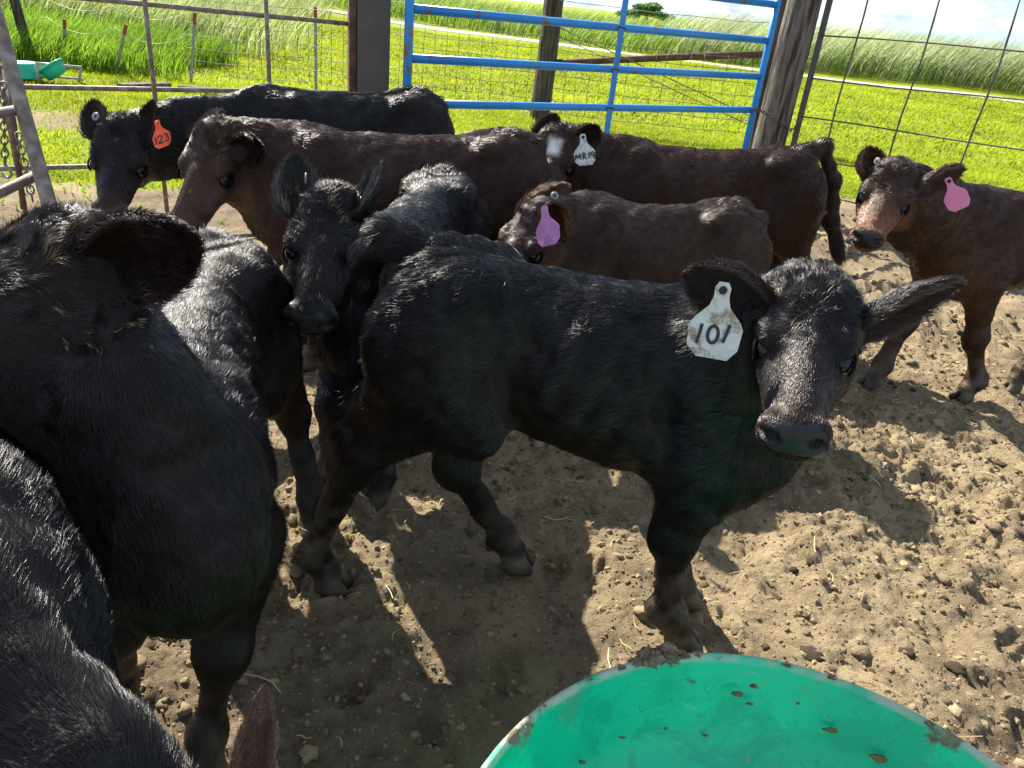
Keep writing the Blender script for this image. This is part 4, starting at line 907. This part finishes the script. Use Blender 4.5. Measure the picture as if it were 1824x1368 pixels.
for z, sg_ in ((.95, .12), (.7, .16), (.45, .2)):
    pts = []
    for i in range(0, 3):
        for f in np.linspace(0, 1, 9)[(0 if i == 0 else 1):]: p = FP[i]*(1-f)+FP[i+1]*f; pts.append((p[0], p[1]-.05, z+.1-sg_*.7*4*f*(1-f)))
    tube('wire', pts, .0035, M_WIRE, lw, 4)
# far tree
TR = np.array([8.6, 78.0]); tr = empty('tree', (*TR, -1.6), 'small round far-off tree on the horizon above the blue gate', 'tree')
rt = np.random.default_rng(5); tube('trunk', [(*TR, -2.2), (TR[0]+.1, TR[1], -.2), (TR[0], TR[1], 1.0)], [.3, .22, .12], M_WOOD2, tr, 8)
nl_ = 5200; cc_ = np.array([(0, 0, 1.25), (1.2, 0, 1.1), (-1.3, .2, 1.0), (.5, -.2, 1.75), (-.6, 0, 1.6), (1.9, 0, .95), (-2.0, 0, .9)]); k_ = rt.integers(0, 7, nl_); dr = rt.normal(0, 1, (nl_, 3)); dr /= np.linalg.norm(dr, axis=1)[:, None]
lc = cc_[k_]+dr*(rt.random((nl_, 1))**.4)*np.array([.8, .8, .30])+np.array([*TR, 0]); e1 = rt.normal(0, .07, (nl_, 3)); e2 = rt.normal(0, .07, (nl_, 3)); LV = np.stack([lc-e1, lc+e1, lc+e2*1.5], 1).reshape(-1, 3)
mesh_np('crown', LV, np.arange(nl_*3).reshape(-1, 3), tinted('tree_leaf', .6, .3, trans=.35), tr, smooth=False, cols=np.repeat(np.array([(.10,.19,.05)])*rt.uniform(.6, 1.5, (nl_, 1)), 3, 0))

# ------------------------------------------------------------------ feed tubs
def tub_vf(Rt, Rb, h, rim=.016, n=96, th=.006, warp=.004):
    prof = [(0, .004), (Rb*.5, .004), (Rb*.9, .006), (Rb*.985, .016), (Rb+(Rt-Rb)*.35, h*.35), (Rb+(Rt-Rb)*.7, h*.7), (Rt-.004, h-.012), (Rt, h-.002), (Rt+.006, h+.003), (Rt+rim, h), (Rt+rim+.003, h-.008), (Rt+rim, h-.022), (Rt+rim-.005, h-.022), (Rt+rim-.006, h-.012), (Rt+th, h-.016), (Rb+th+(Rt-Rb)*.5, h*.5), (Rb+th, .006), (Rb*.9, -.004), (0, -.004)]
    V, F = [], []; m = len(prof)
    for (r, z) in prof:
        for j in range(n):
            a_ = j*2*math.pi/n; w_ = 1+warp*math.sin(2*a_+.7)+warp*.5*math.sin(5*a_); V.append((max(r, .0005)*w_*math.cos(a_), max(r, .0005)*w_*math.sin(a_), z))
    for i in range(m-1):
        for j in range(n): F.append((i*n+j, i*n+(j+1) % n, (i+1)*n+(j+1) % n, (i+1)*n+j))
    return np.array(V), np.array(F)
M_TUB, t, b = mat('green_tub_plastic', (.004, .36, .20), .30, .5)
g_ = N(t, 'ShaderNodeNewGeometry'); 
def tno(sc_, det=8, ro=.6, vec=None, dist=0):
    n_ = N(t, 'ShaderNodeTexNoise'); n_.inputs['Scale'].default_value = sc_; n_.inputs['Detail'].default_value = det; n_.inputs['Roughness'].default_value = ro; n_.inputs['Distortion'].default_value = dist; L(t, vec or g_.outputs['Position'], n_.inputs['Vector']); return n_.outputs[0]
ge = g_
pl = ramp(tno(3, 6), [(.3, (.002, .56, .31)), (.7, (.004, .72, .40))])
sep = N(t, 'ShaderNodeSeparateXYZ'); L(t, g_.outputs['Position'], sep.inputs[0])
mz = N(t, 'ShaderNodeMapRange'); mz.inputs[1].default_value = .14; mz.inputs[2].default_value = .21; mz.inputs[3].default_value = -.16; mz.inputs[4].default_value = .045; L(t, sep.outputs[2], mz.inputs[0])
ad = N(t, 'ShaderNodeMath', operation='ADD'); L(t, tno(9, 9, .65), ad.inputs[0]); L(t, mz.outputs[0], ad.inputs[1])
md = ramp(ad.outputs[0], [(.585, (0, 0, 0)), (.64, (1, 1, 1))]); mudc = ramp(tno(40), [(.3, (.13, .10, .06)), (.7, (.30, .24, .16))])
sc1 = ramp(tno(16, 10, .75, dist=1.5), [(.60, (0, 0, 0)), (.66, (.5, .5, .5))]); c1 = mixc(sc1, pl, (.03, .16, .09)); 
mp_ = N(t, 'ShaderNodeMapping'); mp_.inputs['Scale'].default_value = (2.2, 26, 5); mp_.inputs['Rotation'].default_value = (0, 0, .5); L(t, g_.outputs['Position'], mp_.inputs[0])
sc2 = ramp(tno(5, 10, .8, mp_.outputs[0], 1.0), [(.60, (0, 0, 0)), (.68, (.6, .6, .6))]); c1 = mixc(sc2, c1, (.10, .60, .42)); sc3 = ramp(tno(6.5, 9, .65, dist=.8), [(.50, (0, 0, 0)), (.60, (.4, .4, .4))]); c1 = mixc(sc3, c1, (.003, .33, .20)); sc4 = ramp(tno(7.5, 10, .7, dist=.3), [(.57, (0, 0, 0)), (.70, (.6, .6, .6))]); c1 = mixc(sc4, c1, (.22, .25, .14))
mp2 = N(t, 'ShaderNodeMapping'); mp2.inputs['Scale'].default_value = (3, 60, 8); mp2.inputs['Rotation'].default_value = (0, 0, -.35); L(t, g_.outputs['Position'], mp2.inputs[0]); sc5 = ramp(tno(4, 6, .8, mp2.outputs[0], .6), [(.61, (0, 0, 0)), (.64, (.5, .5, .5))]); c1 = mixc(sc5, c1, (.25, .70, .55))
mr = N(t, 'ShaderNodeMapRange'); mr.inputs[1].default_value = .192; mr.inputs[2].default_value = .198; L(t, sep.outputs[2], mr.inputs[0]); rimw = mixc(None, c1, (.34, .52, .44), fv=.0)
rm = N(t, 'ShaderNodeMath', operation='MULTIPLY'); L(t, mr.outputs[0], rm.inputs[0]); rm2 = ramp(tno(13, 8), [(.40, (.15, .15, .15)), (.52, (.9, .9, .9))]); L(t, rm2, rm.inputs[1]); c1 = mixc(rm.outputs[0], c1, (.50, .54, .44))
c2 = mixc(md, c1, mudc); L(t, c2, b.inputs['Base Color'])
rr_ = N(t, 'ShaderNodeMapRange'); rr_.inputs[3].default_value = .28; rr_.inputs[4].default_value = .85; L(t, md, rr_.inputs[0]); L(t, rr_.outputs[0], b.inputs['Roughness'])
bm = N(t, 'ShaderNodeBump'); bm.inputs['Strength'].default_value = .35; bm.inputs['Distance'].default_value = .003; L(t, tno(60, 8, .7), bm.inputs['Height']); L(t, bm.outputs[0], b.inputs['Normal'])
tl = N(t, 'ShaderNodeBsdfTranslucent'); L(t, c2, tl.inputs[0]); ms = N(t, 'ShaderNodeMixShader'); ms.inputs[0].default_value = .30; L(t, b.outputs[0], ms.inputs[1]); L(t, tl.outputs[0], ms.inputs[2]); L(t, ms.outputs[0], t.nodes['Material Output'].inputs[0])
TC = np.array([.54, .650, .0]); TRr, TH_ = .565, .205
V, F = tub_vf(TRr, .485, TH_, .011); tub = empty('feed_tub', tuple(TC), 'large round green plastic feed tub in the foreground with a muddy rim', 'tub')
mesh_np('basin', V+TC, F, M_TUB, tub)
def blob(name, c, s, seed, mt, parent=None, cols=None, org=None, n_=IV2, f_=IF2, jit=.35):
    V = n_*np.array(s); d = noise3(n_*1.0, 1.8, seed)*.5+noise3(n_*1.0, 5, seed+1)*jit; V = V*(1+d[:, None])+np.array(c); return mesh_np(name, V, f_, mt, parent, org=org)
M_MUD, _t, _b = noisy('crusted_mud', [(.10,.075,.05), (.20,.155,.10), (.28,.22,.15)], 45, .95, .9, 160, .2, dist=.006)
IV3, IF3 = sub1(IV2, IF2)
rm_ = np.random.default_rng(17)
for a_, s_, w_ in [(102, .030, .7), (105.5, .026, .55), (98.5, .014, .5), (109, .012, .4), (113, .009, .35), (95, .010, .35), (121, .008, .3), (76, .008, .3), (67, .009, .25), (133, .007, .3), (48, .008, .3), (26, .009, .3)]:
    q = math.radians(a_+4); r = TRr+.006+rm_.normal(0, .003); blob('mud_clump', TC+np.array([r*math.cos(q), r*math.sin(q), TH_+.004*w_]), (s_*.9, s_*.7, s_*w_*.8), a_, M_MUD, tub, n_=IV3, f_=IF3, jit=.6)
for k, (a_, rr, s_) in enumerate([(86, .545, .008), (101, .548, .014)]):
    q = math.radians(a_); blob('mud_clump', TC+np.array([rr*math.cos(q), rr*math.sin(q), TH_-.055]), (s_, s_*.35, s_*.8), 40+k, M_MUD, tub, n_=IV3, f_=IF3, jit=.5)
lp_ = {3: ' of leaf stalk beside the far crumpled leaf in the tub', 4: ' of leaf at the left inside the green tub', 5: ' of leaf left of the middle inside the green tub', 6: ' of leaf below the far rim of the green tub, right of centre', 7: ' of leaf nearest the bottom left inside the green tub', 8: ' of leaf halfway between left side and middle of the tub', 9: ' of leaf farthest right inside the green tub'}
M_LEAF, _t, _b = noisy('wet_dead_leaf', [(.09,.10,.03), (.17,.12,.05)], 40, .6, .3)
for k, (px, py, s_) in enumerate([(1312, 1238, .012), (1478, 1303, .014), (1565, 1352, .018), (1335, 1256, .006), (1108, 1316, .006), (1256, 1312, .005), (1420, 1255, .004), (1037, 1360, .007), (1185, 1300, .004), (1590, 1262, .006)]):
    p = ground_at(px, py, .012)
    for z_ in np.linspace(.012, .19, 40):
        p = ground_at(px, py, z_)
        if np.hypot(p[0]-TC[0], p[1]-TC[1]) < .470+.08*z_/.205: break
    o = blob('dead_leaf', p+np.array([0, 0, .004]), (s_*1.0, s_*.42, .003), 90+k, M_LEAF, org=tuple(p), jit=.5); tag(o, ['small scrap'+lp_[k]][0] if k > 2 else ['dark crumpled leaf with a stalk highest inside the big green tub, right of centre', 'brown curled leaf right of the middle inside the big green tub', 'largest dark leaf scrap at the bottom edge inside the big green tub'][k], 'leaf', 'leaf scraps in the green tub')
# distant tubs and a small frame
def far_tub(px, py, d, tilt, rz, R, h, lab):
    V, F = tub_vf(R, R*.86, h, .02, 40); c = ground_at(px, py); cx, sx_ = math.cos(tilt), math.sin(tilt)
    M1 = np.array([[cx, 0, sx_], [0, 1, 0], [-sx_, 0, cx]]); M2 = np.array([[math.cos(rz), -math.sin(rz), 0], [math.sin(rz), math.cos(rz), 0], [0, 0, 1.0]]); V = V@M1.T@M2.T; V[:, 2] -= V[:, 2].min(); V = V+np.array([c[0], c[1], .03])
    o = mesh_np('feed_tub', V, F, M_TUB2, org=(c[0], c[1], 0)); tag(o, lab, 'tub', 'green tubs beyond the pipe panel')
M_TUB2, _t, _b = noisy('teal_tub_plastic', [(.004,.30,.20), (.008,.40,.27)], 6, .4, .2, 40)
far_tub(48, 143, 0, math.pi, 0, .17, .16, 'upside down teal green tub lying in the far grass by the left edge')
far_tub(106, 150, 0, -.6, .2, .13, .13, 'tipped over green tub showing its open mouth in the far grass')
fr = empty('metal_frame', (-5.6, 9.6, 0), 'small pale metal tube frame standing behind the tipped green tub', 'frame'); A0, B0 = ground_at(70, 150), ground_at(148, 146)
zA = zt(A0[:2], 113); zB = zt(B0[:2], 120)
tube('bar', [np.array([*A0[:2], zA]), np.array([*B0[:2], zB])], .018, M_GALV, fr, 8); tube('leg', [np.array([*B0[:2], zB]), np.array([B0[0]-.02, B0[1]-.05, 0])], .018, M_GALV, fr, 8); tube('leg', [np.array([*A0[:2], zA]), np.array([*A0[:2], 0])], .018, M_GALV, fr, 8)
tube('bar', [np.array([*A0[:2], zA-.13]), np.array([*B0[:2], zB-.13])], .012, M_GALV, fr, 8)
# planks lying in the grass beyond
for k, (p1, p2) in enumerate((((215, 161), (300, 158)), ((320, 163), (385, 168)))):
    a3, b3 = ground_at(*p1), ground_at(*p2); c3 = (a3+b3)/2; d3 = nrm(b3-a3); V, F = box_vf(c3+np.array([0, 0, .05]), (np.linalg.norm(b3-a3), .14, .045), np.stack([d3, np.array([-d3[1], d3[0], 0]), [0, 0, 1.0]]))
    o = mesh_np('plank', V, F, M_WOOD, smooth=False, org=tuple(c3)); tag(o, ['grey board lying in the grass below the pipe rail at left', 'shorter grey board lying right of the other one in the grass'][k], 'board')

# ------------------------------------------------------------------ ear tags and buttons
def tagmat(name, cols, dirt=(.20, .13, .05), lo_=.56):
    m, t, b = noisy(name, cols, 30, .45, .15, 200, .4)
    g_ = N(t, 'ShaderNodeNewGeometry'); n_ = N(t, 'ShaderNodeTexNoise'); n_.inputs['Scale'].default_value = 42; n_.inputs['Detail'].default_value = 9; n_.inputs['Roughness'].default_value = .7; L(t, g_.outputs['Position'], n_.inputs['Vector'])
    r_ = N(t, 'ShaderNodeValToRGB'); r_.color_ramp.elements[0].position = lo_; r_.color_ramp.elements[1].position = lo_+.12; r_.color_ramp.elements[1].color = (.85, .85, .85, 1); L(t, n_.outputs[0], r_.inputs[0])
    m_ = N(t, 'ShaderNodeMixRGB'); L(t, r_.outputs[0], m_.inputs[0]); L(t, b.inputs['Base Color'].links[0].from_socket, m_.inputs[1]); m_.inputs[2].default_value = (*dirt, 1); L(t, m_.outputs[0], b.inputs['Base Color']); return m
M_TW = tagmat('white_tag_plastic', [(.42,.43,.38), (.60,.60,.55)], lo_=.50); M_TR = tagmat('red_tag_plastic', [(.72,.07,.025), (.85,.11,.04)], (.15,.05,.03), .62)
M_TP = tagmat('purple_tag_plastic', [(.46,.18,.38), (.54,.23,.44)], (.12,.05,.08), .66); M_TK = tagmat('pink_tag_plastic', [(.50,.13,.24), (.60,.18,.30)], (.07,.045,.03), .60)
M_INK, _t, _b = mat('marker_ink', (.008, .008, .01), .5); M_BUT, _t, _b = noisy('dirty_button_plastic', [(.12,.13,.14), (.20,.21,.21), (.14,.12,.07)], 60, .45, .1)
OCT = [(-.08, .03), (.08, .03), (.13, -.06), (.125, -.22), (.17, -.38), (.38, -.60), (.45, -.72), (.42, -1.08), (.27, -1.27), (-.25, -1.27), (-.42, -1.10), (-.45, -.74), (-.38, -.62), (-.17, -.38), (-.125, -.22), (-.13, -.06)]
def ear_tag(calf, P0, Xd, Yd, size, mt, text=None, lab=None, ink=M_INK, btn=True, tw=None):
    """P0 the pin, Xd to the right, Yd up, in the plane of the tag"""
    P0 = np.array(P0); Y = nrm(Yd); X = nrm(np.array(Xd)-Y*(np.array(Xd)@Y)); Z = np.cross(X, Y); to = P0-EYE
    Z = Z if Z@to < 0 else -Z
    p = np.array(OCT)*size; bow = lambda q: Z*(-.25*(q[:, 0:1]**2)/size)
    A1 = P0+p[:, :1]*X+p[:, 1:]*Y; k = len(p); fr_ = A1+Z*.0011+bow(p); bk = A1-Z*.0011+bow(p); V = np.concatenate([fr_, bk, fr_+0]); F = []
    ctr = P0+Y*(-.86*size); V = np.concatenate([fr_, bk, [ctr+Z*.0011, ctr-Z*.0011], [P0-Y*.15*size+Z*.0011, P0-Y*.15*size-Z*.0011]])
    body_i = list(range(4, 14)); neck_i = [14, 15, 0, 1, 2, 3, 4]
    for a_, b_ in zip(body_i, body_i[1:]+[4]): F.append((2*k, a_, b_)); F.append((2*k+1, k+b_, k+a_))
    neck = [13, 14, 15, 0, 1, 2, 3, 4]
    for a_, b_ in zip(neck, neck[1:]+[13]): F.append((2*k+2, a_, b_)); F.append((2*k+3, k+b_, k+a_))
    for a_ in range(k): b_ = (a_+1) % k; F.append((a_, k+a_, k+b_)); F.append((a_, k+b_, b_))
    o = mesh_np('ear_tag', V, np.array(F), mt, calf.root, smooth=False)
    if lab: o['label'] = lab
    if text is not None:
        lines = [[(x*size, (y-.08)*size) for x, y in ln] for ln in text]
        # dense the strokes and follow the bow
        dl = []
        for ln in lines:
            q = np.array(ln); cs_ = np.r_[0, np.cumsum(np.linalg.norm(np.diff(q, axis=0), axis=1))]; s_ = np.linspace(0, cs_[-1], max(8, int(cs_[-1]/.0012))); dl.append(np.c_[np.interp(s_, cs_, q[:, 0]), np.interp(s_, cs_, q[:, 1])])
        strokes('number', dl, P0+Z*.0013, X, Y, Z, tw or size*.055, ink, o)
    if btn:
        V, F = disc_vf(P0-Y*.11*size+Z*.001, Z, size*.07, .004); mesh_np('pin', V, F, M_EYE if mt is not M_TR else mt, o)
    return o
def arc(cx, cy, rx, ry, a0, a1, n=14): return [(cx+rx*math.cos(math.radians(a)), cy+ry*math.sin(math.radians(a))) for a in np.linspace(a0, a1, n)]
T101 = [[(-.235, -.64), (-.25, -.80), (-.275, -.98)], arc(-.03, -.79, .085, .145, 100, 470, 22), [(.22, -.58), (.19, -.74), (.15, -.90)]]
TMR = [[(-.40, -.95), (-.37, -.72), (-.28, -.86), (-.20, -.70), (-.17, -.94)], [(-.08, -.94), (-.08, -.68)]+arc(-.07, -.745, .10, .065, 90, -90, 8)+[(.08, -.94)], [(.19, -.66), (.16, -.92)], arc(.335, -.74, .065, .075, 20, 380, 14), [(.40, -.73), (.385, -.95)]]
T123 = [[(-.28, -.64), (-.28, -.98)], arc(-.05, -.73, .11, .09, 160, -30, 9)+[(-.15, -.98), (.08, -.98)], arc(.26, -.72, .09, .08, 150, -80, 9)+arc(.26, -.89, .10, .09, 80, -140, 9)]
ear_tag(A_, at(1290, 506, 1.40), Rv*1.0+Uv*.03+Wv*-.15, Uv*1.0+Rv*.19, at(1290, 506, 1.40)@Rv*0+.108, M_TW, T101, 'grimy white tag with hand written number 101')
ear_tag(B_, at(279, 215, 3.02), Rv*.93-Uv*.30-Wv*.2, Uv*.95-Rv*.28+Wv*.1, .088, M_TR, T123, 'bright red tag with the number 123')
ear_tag(E_, at(1038, 240, 3.12), Rv*1.0+Uv*.02, Uv*1.0-Rv*.10, .098, M_TW, TMR, 'white tag with hand written MR19')
ear_tag(F_, at(969, 368, 2.44), Rv*.75-Uv*.05-Wv*.5, Uv*1.0-Rv*.12, .098, M_TP, None, 'plain purple tag', btn=False)
ear_tag(G_, at(1688, 318, 2.76), Rv*.85-Uv*.42-Wv*.1, Uv*.90-Rv*.42, .095, M_TK, None, 'pink tag smeared with mud')
def button(calf, p, nv, r, mt=M_BUT, lab='round plastic button tag'):
    V, F = disc_vf(np.array(p), nv, r, .003, 20); o = mesh_np('button_tag', V, F, mt, calf.root); o['label'] = lab
    V, F = disc_vf(np.array(p)+nrm(nv)*.003, nv, r*.3, .0025, 12); mesh_np('pin', V, F, M_EYE, o)
button(B_, at(171, 208, 3.06), -Wv-Rv*.3, .017); button(D_, at(546, 318, 1.88), -Wv*.3-Rv*1, .014); button(F_, at(988, 349, 2.62), -Wv, .014); button(G_, at(1563, 287, 2.82), -Wv*.5-Rv, .013)
# bits of straw and chaff stuck to the coats are left to the coat colour
